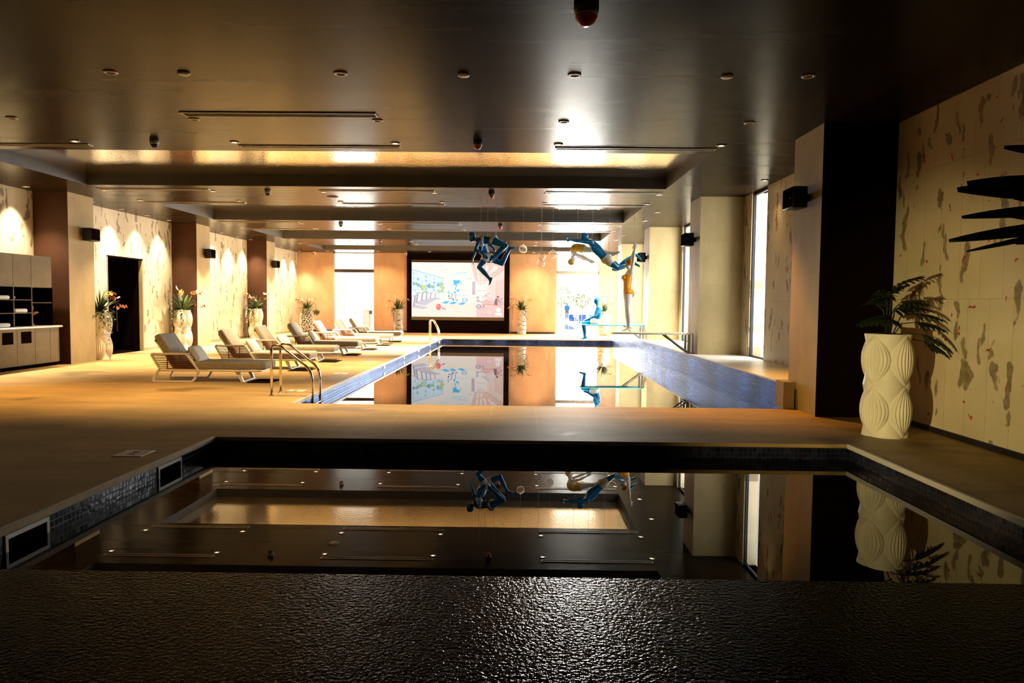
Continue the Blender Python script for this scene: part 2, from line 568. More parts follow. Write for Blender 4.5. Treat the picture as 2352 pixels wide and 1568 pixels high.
M_OFF = plain('unlit_lamp', (.10, .08, .06), .4)
M_PEARL = plain('pearl_disc', (.55, .47, .38), .4, var=.05)
M_RED = plain('red_detector', (.45, .03, .01), .35, var=.1)
M_GREY = plain('grey_plastic', (.36, .33, .27), .45)
M_PLATE = plain('white_marker_plate', (.80, .76, .66), .5, var=.04)
M_INK = plain('dark_marker_ink', (.08, .05, .03), .6)
M_MAT = plain('dark_rubber_mat', (.012, .008, .006), .9, spec=0)
M_PIC = m_picture()

# ------------------------------------------------------------------ floor, pools, walls, ceiling
PX0, PX1 = -3.36, 3.85           # pool side lines
NP = (3.90, 7.86, -3.38, 3.58)   # near pool y0, y1, x0, x1
MP = (10.55, 30.6)               # main pool y0, y1
WZ = -.17

f = MB()


def slab(x0, x1, y0, y1, mi=0):
    f.box(x0, x1, y0, y1, -.04, 0, mi)


slab(LW, PX0, NP[0], BW)
slab(PX0, RW, NP[1], MP[0])
slab(NP[3], RW, NP[0], NP[1])
slab(PX0, PX1, MP[1], BW)
slab(PX1 + .04, RW, MP[0], BW)
struct(f, 'floor', M_FLOOR, 'tan tiled pool deck', 'floor')
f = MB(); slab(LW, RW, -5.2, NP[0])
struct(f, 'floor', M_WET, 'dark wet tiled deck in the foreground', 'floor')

# basins: mosaic walls round both pools
T = .12
for (y0, y1, x0, x1), mt_, lab in ((NP, M_MOSD, 'dark navy mosaic walls of the near pool'), ((MP[0], MP[1], PX0, PX1), M_MOSAIC, 'blue mosaic walls of the long main pool')):
    b = MB()
    b.box(x0 - T, x0, y0 - T, y1 + T, -1.3, -.04); b.box(x1, x1 + T, y0 - T, y1 + T, -1.3, -.04)
    b.box(x0, x1, y0 - T, y0, -1.3, -.04); b.box(x0, x1, y1, y1 + T, -1.3, -.04)
    b.box(x0, x1, y0, y1, -1.35, -1.3)
    struct(b, 'pool_basin', mt_, lab, 'pool wall')
for (y0, y1, x0, x1), lab in ((NP, 'still dark water of the near pool, full of reflections'), ((MP[0], MP[1], PX0, PX1), 'still mirror-like water of the long main pool')):
    w = MB(); w.quad((x0, y0, WZ), (x1, y0, WZ), (x1, y1, WZ), (x0, y1, WZ))
    clean(w.build('pool_water', M_WATER), lab, 'water', None, 'stuff')
# pale edging at the left side of the pools
c = MB(); c.box(NP[2] - .02, NP[2] + .012, NP[0], NP[1], -.045, .004)
c.box(PX0 - .02, PX0 + .012, MP[0], MP[1], -.045, .004)
c.box(NP[3] - .012, NP[3] + .02, NP[0], NP[1], -.045, .004)
struct(c, 'trim_1', M_FRAME, 'thin pale edging along the pool sides', 'pool edging')

# raised mosaic kerb on the right of the main pool with its pale sill
k = MB(); k.box(PX1, PX1 + .04, MP[0], 30.3, -.04, .36)
struct(k, 'wall_kerb', M_MOSAIC, 'raised wall of iridescent blue mosaic along the right of the main pool', 'mosaic wall')
k = MB(); k.box(PX1 + .04, RW + .3, MP[0] + .3, 30.3, .0, .36); k.box(PX1, RW + .3, MP[0] + .3, 30.3, .36, .385)
struct(k, 'sill_right', M_SILL, 'pale stone sill on top of the mosaic wall under the windows', 'sill')
k = MB(); k.box(PX1 - .02, PX1 + .14, MP[0] - .02, MP[0] + .3, .0, .40)
struct(k, 'trim_2', M_PIER, 'stone end cap of the mosaic wall', 'end cap')

# left wall with a doorway
DL = (19.42, 21.27, 2.70)
w = MB(); w.box(LW - .3, LW, -5.2, DL[0], 0, CE + .6); w.box(LW - .3, LW, DL[1], BW + .3, 0, CE + .6); w.box(LW - .3, LW, DL[0], DL[1], DL[2], CE + .6)
struct(w, 'wall_left', M_STONE, 'left wall of pale stone panels with brown streaks', 'wall')
d = MB(); d.box(LW - 2.3, LW - 2.2, DL[0] - .3, DL[1] + .3, 0, 2.9); d.box(LW - 2.2, LW - .3, DL[0] - .1, DL[0] - .001, 0, 2.9); d.box(LW - 2.2, LW - .3, DL[1] + .001, DL[1] + .1, 0, 2.9)
d.box(LW - 2.2, LW - .3, DL[0], DL[1], DL[2], 2.8); d.box(LW - 2.2, LW, DL[0], DL[1], -.04, 0)
dj = struct(d, 'door_1', M_DARK, 'dark open doorway in the left wall', 'doorway')
d = MB(); d.box(LW - .10, LW + .01, DL[1] - .05, DL[1], 0, DL[2]); d.box(LW - .10, LW + .01, DL[0], DL[0] + .03, 0, DL[2]); d.box(LW - .1, LW + .01, DL[0], DL[1], DL[2] - .04, DL[2], 1)
d.build('door_frame', [M_PIER, M_DARK], dj)
d = MB(); d.box(LW - .31, LW - .10, DL[1] - .04, DL[1], 0, DL[2]); d.box(LW - .31, LW - .10, DL[0], DL[1], DL[2] - .03, DL[2])
d.build('door_reveal', M_DARK, dj)
d = MB(); d.box(LW - 1.15, LW - .32, DL[0] + .05, DL[0] + .09, 0, 2.55)
dl = d.build('door_leaf', M_DARK, dj)
d = MB(); d.tube([(LW - .95, DL[0] + .09, 1.0), (LW - .95, DL[0] + .14, 1.0), (LW - .82, DL[0] + .14, 1.0)], .012)
d.build('door_handle', M_GREY, dl)

# baseboards
bb = MB(); bb.box(LW, LW + .02, DL[1], BW, 0, .08); bb.box(LW, LW + .02, 17.5, DL[0], 0, .08)
struct(bb, 'baseboard_left', M_PIER)
bb = MB(); bb.box(-11.2, -9.45, BW - .02, BW, 0, .1); bb.box(-7.3, -5.75, BW - .02, BW, 0, .1); bb.box(-.55, 1.65, BW - .02, BW, 0, .1)
struct(bb, 'baseboard_back', M_HEAD)
bb = MB(); bb.box(RW - .03, RW, 0, 9.85, 0, .06)
struct(bb, 'baseboard_right', M_BLACK)

# right wall: stone panels with tall window openings
w = MB(); ys = [-5.2]
for a, b_ in WINDOWS:
    w.box(RW, RW + .3, ys[-1], a, 0, CE + .6); ys.append(b_)
    w.box(RW, RW + .3, a, b_, 0, .36)
    w.box(RW, RW + .3, a, b_, CE, CE + .6)
w.box(RW, RW + .3, ys[-1], BW + .3, 0, CE + .6)
struct(w, 'wall_right', M_STONE, 'right wall of pale stone panels with dark blotches and red specks', 'wall')
for i, (a, b_) in enumerate(WINDOWS):
    w = MB(); F = .03
    w.box(RW + .03, RW + .09, a, a + F, .36, CE); w.box(RW + .03, RW + .09, b_ - F, b_, .36, CE)
    w.box(RW + .03, RW + .09, a + F, b_ - F, CE - .06, CE); w.box(RW + .03, RW + .09, a + F, b_ - F, .36, .42)
    wo = struct(w, 'window_%d' % (i + 1), M_BLACK, 'tall full-height window in the right wall', 'window')
    w = MB(); w.box(RW + .055, RW + .065, a + F, b_ - F, .42, CE - .06)
    w.build('window_glass', M_GLASS, wo)

# back wall
DB = [(-9.41, -7.35), (1.70, 3.83)]
w = MB(); w.box(LW - .3, DB[0][0], BW, BW + .3, 0, CE + .6); w.box(DB[0][1], DB[1][0], BW, BW + .3, 0, CE + .6); w.box(DB[1][1], RW + .3, BW, BW + .3, 0, CE + .6)
for a, b_ in DB: w.box(a, b_, BW, BW + .3, CE, CE + .6)
struct(w, 'wall_back', M_BACK, 'peach plastered back wall', 'wall')
for i, (a, b_) in enumerate(DB):
    w = MB(); F = .07; y0, y1 = BW + .06, BW + .14
    w.box(a, a + F, y0, y1, 0, CE); w.box(b_ - F * .6, b_, y0, y1, 0, CE)
    w.box(a, b_, y0, y1, CE - .04, CE); w.box(a, b_, y0, y1, 0, .03)
    do = struct(w, 'door_%d' % (i + 2), M_FRAME, 'tall glazed door in the back wall, left of the screen' if i == 0 else 'tall glazed door in the back wall, right of the screen', 'glass door')
    w = MB(); w.box(a + F, b_ - F * .6, y0 - .04, y1 + .02, 2.97, 3.13)
    w.build('door_header', M_HEAD if i == 0 else M_GREY, do)
    w = MB(); w.box(a + F, b_ - F * .6, y0 + .03, y0 + .04, .03, 2.97)
    g = w.build('door_glass', M_GLASS, do)
    w = MB(); w.box(a + F, b_ - F * .6, y0 + .03, y0 + .04, 3.13, CE - .04)
    w.build('transom_glass', M_GLASS, do)
    for xx in ((a + .52, ) if i == 0 else (a + 1.53, a + .95)):
        w = MB(); w.box(xx, xx + .03, y0 + .0, y0 + .07, .03, 2.97); w.build('mullion', M_FRAME, do)
    for xx in (a + 1.06,) if i == 0 else (a + .98, a + .9):
        w = MB(); w.tube([(xx, y0 - .05, .85), (xx, y0 - .05, 1.45)], .018); w.tube([(xx, y0 - .05, .95), (xx, y0 + .03, .95)], .01); w.tube([(xx, y0 - .05, 1.35), (xx, y0 + .03, 1.35)], .01)
        w.build('pull_handle', M_GREY, do)

# wall behind the viewer
w = MB(); w.box(LW - .3, RW + .3, -5.5, -5.2, 0, CE + .6)
struct(w, 'wall_front', M_PIER, 'wall behind the viewer', 'wall')

# ceiling with four coffers
CX = (-9.35, 3.03)
CY = [(11.9, 15.5), (18.42, 21.9), (24.9, 28.3), (31.3, 34.0)]
c = MB()
TH = .25


def cq(x0, x1, y0, y1, z=CE, mi=0): c.quad((x0, y0, z), (x0, y1, z), (x1, y1, z), (x1, y0, z), mi)


cq(LW - .3, CX[0], -5.5, BW + .3); cq(CX[1], RW + .3, -5.5, BW + .3)
yy = -5.5
for a, b_ in CY:
    cq(CX[0], CX[1], yy, a); yy = b_
    cq(CX[0], CX[1], a, b_, CE + TH, 2)
    z0, z1 = CE, CE + TH
    c.quad((CX[0], a, z0), (CX[0], b_, z0), (CX[0], b_, z1), (CX[0], a, z1), 1)
    c.quad((CX[1], a, z0), (CX[1], a, z1), (CX[1], b_, z1), (CX[1], b_, z0), 1)
    c.quad((CX[0], a, z0), (CX[0], a, z1), (CX[1], a, z1), (CX[1], a, z0), 1)
    c.quad((CX[0], b_, z0), (CX[1], b_, z0), (CX[1], b_, z1), (CX[0], b_, z1), 1)
cq(CX[0], CX[1], yy, BW + .3)
c.quad((LW - .3, -5.5, CE + .6), (RW + .3, -5.5, CE + .6), (RW + .3, BW + .3, CE + .6), (LW - .3, BW + .3, CE + .6), 1)
struct(c, 'ceiling', [M_CEIL, M_COFFER, M_FOIL], 'glossy bronze ceiling with four long sunken coffers', 'ceiling')

# piers
LP = [(16.5, 17.5), (23.05, 24.05), (29.4, 30.4)]
RP = [(9.85, 10.87), (16.5, 17.5), (23.0, 24.0), (29.45, 30.45)]
ordl = ['nearest', 'second', 'third', 'farthest']
for i, (a, b_) in enumerate(LP):
    w = MB(); w.box(LW, -10.4, a + .012, b_, 0, CE); w.box(LW, -10.4, a, a + .012, 0, CE, 1)  # thin front face carries its shade as a darker plaster colour
    struct(w, 'column', [M_PIER, M_PIER_SHADE], ('first', 'second', 'third')[i] + ' plaster pier along the left wall, counted from the counter', 'pier')
for i, (a, b_) in enumerate(RP):
    w = MB(); w.box(4.02, RW, a, b_, 0, CE)
    struct(w, 'column', M_PIER, ('nearest', 'second nearest', 'third nearest', 'farthest')[i] + ' plaster pier on the window side', 'pier')
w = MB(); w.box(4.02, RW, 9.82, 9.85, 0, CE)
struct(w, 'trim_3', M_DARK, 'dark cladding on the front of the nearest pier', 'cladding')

# ------------------------------------------------------------------ ceiling fittings
XS = [-9.40, -6.95, -4.46, -1.97, .54, 3.03]
ROWS = [(7.87, False), (9.86, False), (11.25, True), (16.25, True), (17.78, True), (22.75, True), (24.25, True), (29.15, True), (30.6, True), (34.9, True)]
ROWN = ['in the row nearest the camera', 'in the second row from the camera', 'in the row just before the nearest ceiling coffer', 'in the row just behind the nearest coffer',
        'in the row just before the second coffer', 'in the row just behind the second coffer', 'in the row just before the third coffer', 'in the row just behind the third coffer',
        'in the row just before the farthest coffer', 'in the row along the back wall']
ORD = ['first', 'second', 'third', 'fourth', 'fifth', 'sixth']


def make_downlight(lit):
    t = thing('downlight', 'x', 'downlight')
    m = MB()
    m.lathe([(.072, 0), (.075, -.006), (.068, -.012), (.050, -.014), (.043, -.010), (.042, -.001)], 20)
    m.build('trim_ring', M_TRIM, t)
    m = MB(); m.lathe([(.0, -.005), (.030, -.005), (.041, -.002)], 16)
    m.build('lamp', M_LAMP if lit else M_OFF, t)
    return t


DL_ON, DL_OFF = make_downlight(True), make_downlight(False)
used = set()


def downlight(x, y, lit, label, power=0, tilt=None, size=R(75), color=(1.0, .64, .32)):
    src = DL_ON if lit else DL_OFF
    o = src if src not in used else copy_tree(src)
    used.add(src)
    o.location = (x, y, CE - .001); o['label'] = label; o['group'] = 'recessed ceiling downlights'
    if lit and power:
        l = spot('ceiling_spot', (x, y, CE - .03), (x + (tilt or 0), y, 0), power, color, size, 1.0, .035)


for (y, lit), rn in zip(ROWS, ROWN):
    for i, x in enumerate(XS):
        if y < 9 and i < 2: continue
        if y < 10 and i < 1: continue
        if y < 12: pw, cl = (650, 650, 760, 1000, 420, 560)[i], ((1.0, .55, .17), (1.0, .55, .17), (1.0, .66, .30), (1.0, .72, .42), (1.0, .66, .30), (1.0, .44, .07))[i]
        elif y < 17: pw, cl = (330, 1100, 1050, 400, 220, 24)[i], (1.0, .66, .32)
        elif y < 20: pw, cl = (1100, 1100, 1050, 480, 560, 380)[i], (1.0, .69, .36)
        elif y < 32: pw, cl = 3600, (1.0, .78, .52)
        else: pw, cl = 380, (1.0, .60, .32)
        downlight(x, y, lit, '%s downlight, %s from left %s' % ('lit' if lit else 'unlit', ORD[i], rn), pw, size=R(78 if y < 32 else 130), color=cl)
BAYN = ['over the counter', 'above the dark doorway', 'in the second bay of the left wall', 'in its farthest bay']
for bi, yl in enumerate([(13.6, 14.7, 15.8), (18.2, 19.55, 20.9, 22.2), (25.0, 26.1, 27.5, 28.9), (31.4, 32.6, 33.9, 35.2)]):
    for i, y in enumerate(yl):
        downlight(-10.86, y, True, 'downlight close to the left wall, %s one %s' % (ORD[i], BAYN[bi]), 700, .16, R(84), (1.0, .80, .56))
for i, y in enumerate((19.31, 21.3, 25.7, 27.7)):
    downlight(3.57, y, True, 'downlight on the ceiling strip right of the coffers, %s from the camera' % ORD[i], 150)
# two extra spots added beside the downlight lamps to brighten the sculptures
spot('ceiling_spot', (3.03, 11.25, CE - .03), (2.45, 16.9, 1.75), 420, (1.0, .86, .68), R(13), .8, .04)
spot('ceiling_spot', (.54, 11.25, CE - .03), (1.55, 18.3, 2.78), 420, (1.0, .86, .68), R(11), .8, .04)
downlight(4.72, 14.3, True, 'downlight beside the nearest window on the right', 30)

DISC = None
for i, x in enumerate((-3.67, -.65, 2.17)):
    m = MB(); m.lathe([(.0, -.022), (.055, -.022), (.064, -.016), (.066, 0)], 20)
    if DISC is None: DISC = m.build('ceiling_disc', M_PEARL); o = DISC
    else: o = DISC.copy(); COL.objects.link(o)
    o.location = (x, 7.885, CE)
    clean(o, ('left', 'middle', 'right')[i] + ' one of three small pale flat discs on the near ceiling', 'ceiling disc', 'flat ceiling discs')


def grille(x0, x1, y0, y1, label):
    t = thing('air_grille', label, 'air grille', ((x0 + x1) / 2, (y0 + y1) / 2, CE), 0, 'long slot air grilles')
    a, b_ = (x1 - x0) / 2, (y1 - y0) / 2
    m = MB(); w = .022
    m.box(-a, a, -b_, -b_ + w, -.014, 0); m.box(-a, a, b_ - w, b_, -.014, 0); m.box(-a, -a + w, -b_ + w, b_ - w, -.014, 0); m.box(a - w, a, -b_ + w, b_ - w, -.014, 0)
    m.build('frame', M_TRIM, t)
    m = MB(); m.box(-a + w, a - w, -b_ + w, b_ - w, -.004, -.001)
    for q in range(4):
        yq = -b_ + w + (q + .5) * (2 * b_ - 2 * w) / 4
        m.box(-a + w, a - w, yq - .006, yq + .006, -.010, -.004)
    m.build('louvre', M_HEAD, t)


GX = [(-9.42, -6.92), (-4.49, -1.94), (.50, 3.02)]
GP = ['left', 'middle', 'right']
grille(-4.49, -1.92, 9.48, 9.69, 'single long air grille nearest the camera, left of centre')
for gy, gn in ((11.46, 'in front of the nearest coffer'), (15.95, 'behind the nearest coffer'), (18.05, 'in front of the second coffer'), (22.35, 'behind the second coffer'), (24.5, 'in front of the third coffer')):
    for (a, b_), p in zip(GX, GP):
        if gy == 11.46 and p == 'left': b_ = -6.87
        grille(a, b_, gy, gy + .14, '%s long slot air grille %s' % (p, gn))


def detector(name, x, y, label, cat, big=1.0, red=True, group=None):
    t = thing(name, label, cat, (x, y, CE), 0, group)
    m = MB(); m.lathe([(.068 * big, 0), (.068 * big, -.05 * big), (.062 * big, -.065 * big)], 24); m.build('base', M_GREY if not red else M_HEAD, t)
    if red:
        m = MB(); m.lathe([(.060 * big, -.062 * big), (.060 * big, -.085 * big), (.045 * big, -.115 * big), (.022 * big, -.130 * big), (.0, -.131 * big)], 24); m.build('sensor', M_RED, t)
        m = MB(); m.lathe([(.064 * big, -.066 * big), (.064 * big, -.076 * big)], 24); m.build('band', M_TRIM, t)
    else:
        m = MB(); m.ball((0, 0, -.065 * big), .055 * big, 20); m.build('dome', M_BLACK, t)
    return t


detector('heat_detector', .5, 6.0, 'large red heat detector hanging from the ceiling nearest the camera', 'heat detector', 1.5)
for i, y in enumerate((11.05, 16.1, 22.7, 28.9)):
    detector('heat_detector', -.69, y, 'small red-tipped detector on the ceiling over the pool, %s from the camera' % ORD[i], 'heat detector', 1.0, True, 'small ceiling detectors')
for i, y in enumerate((11.15, 16.1, 22.6, 28.9)):
    detector('dome_camera', -5.66, y, 'grey dome camera on the ceiling above the loungers, %s from the camera' % ORD[i], 'security camera', 1.0, False, 'dome cameras')
m = MB(); m.lathe([(.13, 0), (.13, -.012), (.09, -.03), (0, -.032)], 28)
clean(m.build('round_vent', M_GREY, loc=(-4.45, 17.0, CE)), 'flat round ceiling vent between the nearest and second coffers', 'vent')
for x, lab in ((-10.3, 'small white camera on the back wall left corner'), (-5.75, 'small white camera above the screen left corner')):
    t = thing('wall_camera', lab, 'security camera', (x, BW - .16, CE - .08), 0)
    m = MB(); m.rbox(-.05, .05, -.08, .16, -.03, .08, .015); m.build('body', M_WHITE, t)
    m = MB(); m.tube([(0, -.08, 0), (0, -.11, -.01)], .03); m.build('lens', M_BLACK, t)

# ------------------------------------------------------------------ wall speakers on the piers


def make_speaker(label):
    t = thing('wall_speaker', label, 'speaker', (0, 0, 0), 0, 'black wall speakers')
    m = MB(); m.rbox(0.06, .27, -.19, .19, -.15, .15, .02); m.build('cabinet', M_BLACK, t)
    m = MB(); m.rbox(.265, .285, -.17, .17, -.13, .13, .008); m.build('grille', M_DARK, t)
    m = MB(); m.box(0, .07, -.06, .06, -.05, .05); m.build('bracket', M_BLACK, t)
    m = MB(); m.box(.284, .288, .12, .15, -.02, -.012); m.build('badge', M_GREY, t)
    return t


sp0 = None
for (a, b_), n in list(zip(LP, ('first', 'second', 'third'))) + list(zip(RP, ('nearest', 'second nearest', 'third nearest', 'farthest'))):
    left = (a, b_) in LP and n in ('first', 'second', 'third')
    lab = 'black box speaker high on the %s pier %s' % (n, 'along the left wall' if left else 'of the window side')
    if sp0 is None: sp0 = o = make_speaker(lab)
    else: o = copy_tree(sp0); o['label'] = lab
    y = (a + b_) / 2 + (.12 if left else 0)
    o.location = (-10.4, y, 3.03) if left else (4.02, y, 3.02)
    o.rotation_euler = (0, 0, 0 if left else PI)

# ------------------------------------------------------------------ counter with shelves on the left
CY0 = 11.04
t = thing('towel_counter', 'olive base counter with square openings in its doors on the left', 'counter', (-10.55, CY0, 0))
L_ = 5.30
m = MB(); m.box(-.62, -.02, 0, L_, .08, .86); m.box(-.60, -.05, 0, L_, 0, .08, 1); m.build('carcass', [M_PANEL, M_DARK], t)
dws = [.0, .56, 1.12, 1.68, 2.24, 2.80, 3.36, 3.92, 4.48, 4.98]
for i, y in enumerate(dws):
    y1 = dws[i + 1] if i < 9 else L_
    hole = i in (4, 5, 6, 7)
    m = MB(); X0, X1 = -.018, 0
    if hole:
        c0, c1, h0, h1 = y + .12, y + .45, .55, .80
        m.box(X0, X1, y + .005, c0, .09, .855); m.box(X0, X1, c1, y1 - .005, .09, .855); m.box(X0, X1, c0, c1, .09, h0); m.box(X0, X1, c0, c1, h1, .855)
    else: m.box(X0, X1, y + .005, y1 - .005, .09, .855)
    do = m.build('door', M_PANEL, t)
    if hole:
        m = MB(); m.box(-.0195, -.0181, c0, c1, h0, h1); m.build('opening', M_DARK, do)  # dark sheet behind the hole paints the shade inside it
m = MB(); m.rbox(-11.17, -10.51, CY0, 16.42, .862, .905, .008)
clean(m.build('worktop', M_TOP), 'pale worktop along the counter on the left wall', 'worktop')
t = thing('wall_shelf_unit', 'dark shelf niche above the pale worktop on the left', 'shelf unit', (-10.6, CY0, .908))
L_ = 5.15
m = MB(); m.box(-.57, -.55, 0, L_, 0, .84); m.build('back_panel', M_DARK, t)
m = MB(); m.box(-.55, 0, L_, L_ + .02, 0, .84); m.build('end_panel', M_DARK, t)
DV = (.0, .555, 1.115, 1.675, 2.235, 2.795, 3.355, 3.915, 4.475)
for y in DV:
    m = MB(); m.box(-.55, -.02, y, y + .018, 0, .84, 1); m.box(-.02, 0, y, y + .018, 0, .84); m.build('divider', [M_PANEL, M_DARK], t)  # near black behind the olive edge paints the niche's shade
for i, y in enumerate(DV):
    y0, y1 = y + .019, (DV[i + 1] - .001 if i < 8 else L_ - .001)
    for z in ((.28, .56) if i < 8 else (.50,)):
        m = MB(); m.box(-.549, -.03, y0, y1, z, z + .014, 1); m.box(-.03, -.005, y0, y1, z, z + .014); m.build('shelf', [M_PANEL, M_DARK], t)  # inner shelf near black too, niche shade painted in
t = thing('wall_cabinet', 'row of olive wall cupboards above the dark shelves', 'cupboard', (-10.6, CY0, 1.75))
m = MB(); m.box(-.57, -.02, 0, L_, 0, .69); m.build('carcass', M_PANEL, t)
for i, y in enumerate(DV):
    m = MB(); m.box(-.018, 0, y + .005, (y + .553) if i < 8 else L_, .005, .685); m.build('door', M_PANEL, t)


def towel(y, z, label, n=1):
    m = MB(); m.rbox(-.42, 0, -.2, .2, 0, .085, .04, seg=4)
    m.rbox(-.41, -.004, -.19, .19, .02, .065, .02, seg=3)
    o = m.build('folded_towel', M_TOWEL, loc=(-10.62, y, z)); clean(o, label, 'towel', 'folded white towels'); return o


towel(14.70, 1.203 + .28, 'folded white towel on the upper shelf left of the shelf divider')
towel(15.23, 1.203, 'folded white towel on the middle shelf right of the shelf divider')
towel(14.70, .908, 'white folded towel lying on the worktop below the shelves')
t = thing('terracotta_ornament', 'dim terracotta ornament on the worktop beside the shelves', 'ornament', (-10.80, 15.80, .909))
m = MB(); m.lathe([(.05, 0), (.05, .02), (.02, .05), (.02, .22), (.07, .25), (.13, .29), (.12, .31), (.02, .30)], 18); m.build('dish', plain('terracotta', (.30, .09, .03), .5), t)
m = MB(); m.tube([(0, 0, .3), (.01, 0, .4), (-.02, 0, .5)], [.02, .03, .012], 10); m.build('stem', plain('terracotta_stem', (.25, .07, .03), .5), t)
m = MB(); m.lathe([(.0, 0), (.03, 0), (.05, .03), (.055, .06), (.0, .06)], 16)
clean(m.build('small_bowl', M_PEARL, loc=(-10.70, 15.06, 1.203 + .28)), 'small pale bowl on the upper shelf right of the divider', 'bowl')

# ------------------------------------------------------------------ screen on the back wall
t = thing('projection_screen', 'large dark-framed screen on the back wall showing a gym', 'screen', (-3.16, BW - .12, 0))
SX0, SX1, SZ0, SZ1 = -2.32, 2.29, .80, 3.50
m = MB(); x0, x1 = -2.55, 2.55
m.box(x0, SX0, 0, .12, 0, CE); m.box(SX1, x1, 0, .12, 0, CE); m.box(SX0, SX1, 0, .12, 0, SZ0 - .0); m.box(SX0, SX1, 0, .12, SZ1, CE); m.build('surround', M_DARK, t)
m = MB(); m.box(SX0, SX1, .085, .115, SZ0, SZ1); sc_ = m.build('screen_panel', M_BLACK, t)
m = MB(); m.box(SX0, SX1, -.02, 0, SZ0 - .16, SZ0); m.build('bottom_bar', plain('bronze_bar', (.10, .07, .03), .45), t)
m = MB(); m.box(SX0, SX1, -.02, 0, SZ1, SZ1 + .12); m.build('top_bar', M_HEAD, t)
# the picture on the screen: flat coloured shapes, each a hair in front of the one before
pic = MB(); LAY = [0]


def uv(u, v):
    return (SX0 + u * (SX1 - SX0), .083 - LAY[0] * .0004, SZ1 - v * (SZ1 - SZ0))


def pp(col, *pts):
    LAY[0] += 1
    pic.poly([uv(*p) for p in pts][::-1] if False else [uv(*p) for p in pts], 0, col)


def pr(col, u0, v0, u1, v1): pp(col, (u0, v0), (u1, v0), (u1, v1), (u0, v1))
def pc(col, u, v, ru, rv, n=18): pp(col, *[(u + ru * math.cos(2 * PI * k / n), v + rv * math.sin(2 * PI * k / n)) for k in range(n)])
def pl(col, u0, v0, u1, v1, w=.004):
    d = Vector((u1 - u0, (v1 - v0) * .586)); d = d.normalized() if d.length > 0 else d
    n_ = Vector((-d.y, d.x / .586)) * w
    n_ = Vector((-d.y * w, d.x * w / .586))
    pp(col, (u0 + n_.x, v0 + n_.y), (u1 + n_.x, v1 + n_.y), (u1 - n_.x, v1 - n_.y), (u0 - n_.x, v0 - n_.y))


rp = random.Random(3)
BL = (.02, .38, .80)
pr((.66, .63, .58), 0, 0, 1, 1)
pp((.66, .58, .50), (0, .80), (.2, .72), (.70, .72), (.72, 1), (0, 1))
pp((.64, .42, .36), (.635, 0), (1, 0), (1, .12), (.86, .30), (.82, .34), (.69, .34))           # pink ceiling of the right room
for (a, b_, c_, d_) in ((.70, .04, .72, .20), (.76, .03, .755, .2), (.82, .05, .79, .22), (.90, .05, .84, .20), (.715, .22, .73, .32), (.76, .24, .765, .32), (.93, .06, .88, .15)):
    pl((.68, .62, .58), a, b_, c_, d_, .010)
pp((.66, .58, .54), (.69, .34), (.82, .34), (.82, .64), (.69, .64))
pp((.66, .52, .47), (.82, .34), (1, .12), (1, .86), (.82, .64))
pp((.64, .44, .39), (.90, .35), (1, .28), (1, .86), (.90, .72))
for u in (.85, .875, .92): pl((.48, .32, .31), u, .30, u, .72, .0012)
pl((.30, .22, .25), .85, .31, 1, .12, .0015)
pp((.63, .40, .38), (.705, .84), (.82, .62), (1, .82), (1, 1), (.702, 1))                     # mauve-pink floor
# apartment block through the window on the left
pp((.52, .62, .68), (0, .13), (.35, .295), (.35, .56), (0, .56))
pl(BL, 0, .132, .35, .297, .0025)
for q in range(8):
    u = .012 + q * .044
    for r in range(4):
        v0 = .15 + u * .47 + .02 + r * (.36 - u * .35) / 4
        h = .045 - u * .05
        c_ = [(.12, .48, .66), (.30, .56, .70), (.05, .42, .62), (.45, .60, .66)][rp.randrange(4)]
        pp(c_, (u, v0), (u + .022, v0 + .01), (u + .022, v0 + .01 + h), (u, v0 + h))
    for r in range(3):
        v0 = .205 + u * .47 + r * (.36 - u * .35) / 4
        pl((.62, .40, .42) if rp.random() < .4 else (.40, .46, .50), u - .005, v0 + h * .6, u + .03, v0 + .014 + h * .6, .0012)
for q in range(34):
    u, v = rp.uniform(.02, .35), rp.gauss(.46, .035)
    c_ = [(.42, .50, .16), (.22, .34, .22), (.10, .30, .40), (.50, .46, .10), (.30, .44, .30)][rp.randrange(5)]
    pc(c_, u, v, rp.uniform(.008, .02), rp.uniform(.012, .03), 7)
for q in range(40):
    u, v = rp.uniform(.01, .35), rp.uniform(.50, .58)
    pl([(.15, .35, .45), (.25, .28, .40), (.5, .55, .55)][rp.randrange(3)], u, v, u + rp.uniform(.005, .02), v + rp.uniform(-.02, .02), .0018)
pr((.60, .60, .58), 0, .575, .35, .60)
# treadmills
for q, (u, v, k) in enumerate(((.02, .80, 1.1), (.05, .735, 1.0), (.105, .70, .85), (.155, .675, .72), (.20, .66, .6), (.25, .655, .5))):
    pp((.42, .40, .48), (u - .03 * k, v + .02 * k), (u + .02 * k, v - .02 * k), (u + .145 * k, v + .018 * k), (u + .10 * k, v + .055 * k))
    pp((.26, .25, .36), (u - .005 * k, v + .00 * k), (u + .012 * k, v - .16 * k), (u + .026 * k, v - .155 * k), (u + .012 * k, v + .005 * k))
    pl((.20, .30, .42), u - .005 * k, v - .16 * k, u + .045 * k, v - .18 * k, .004 * k)
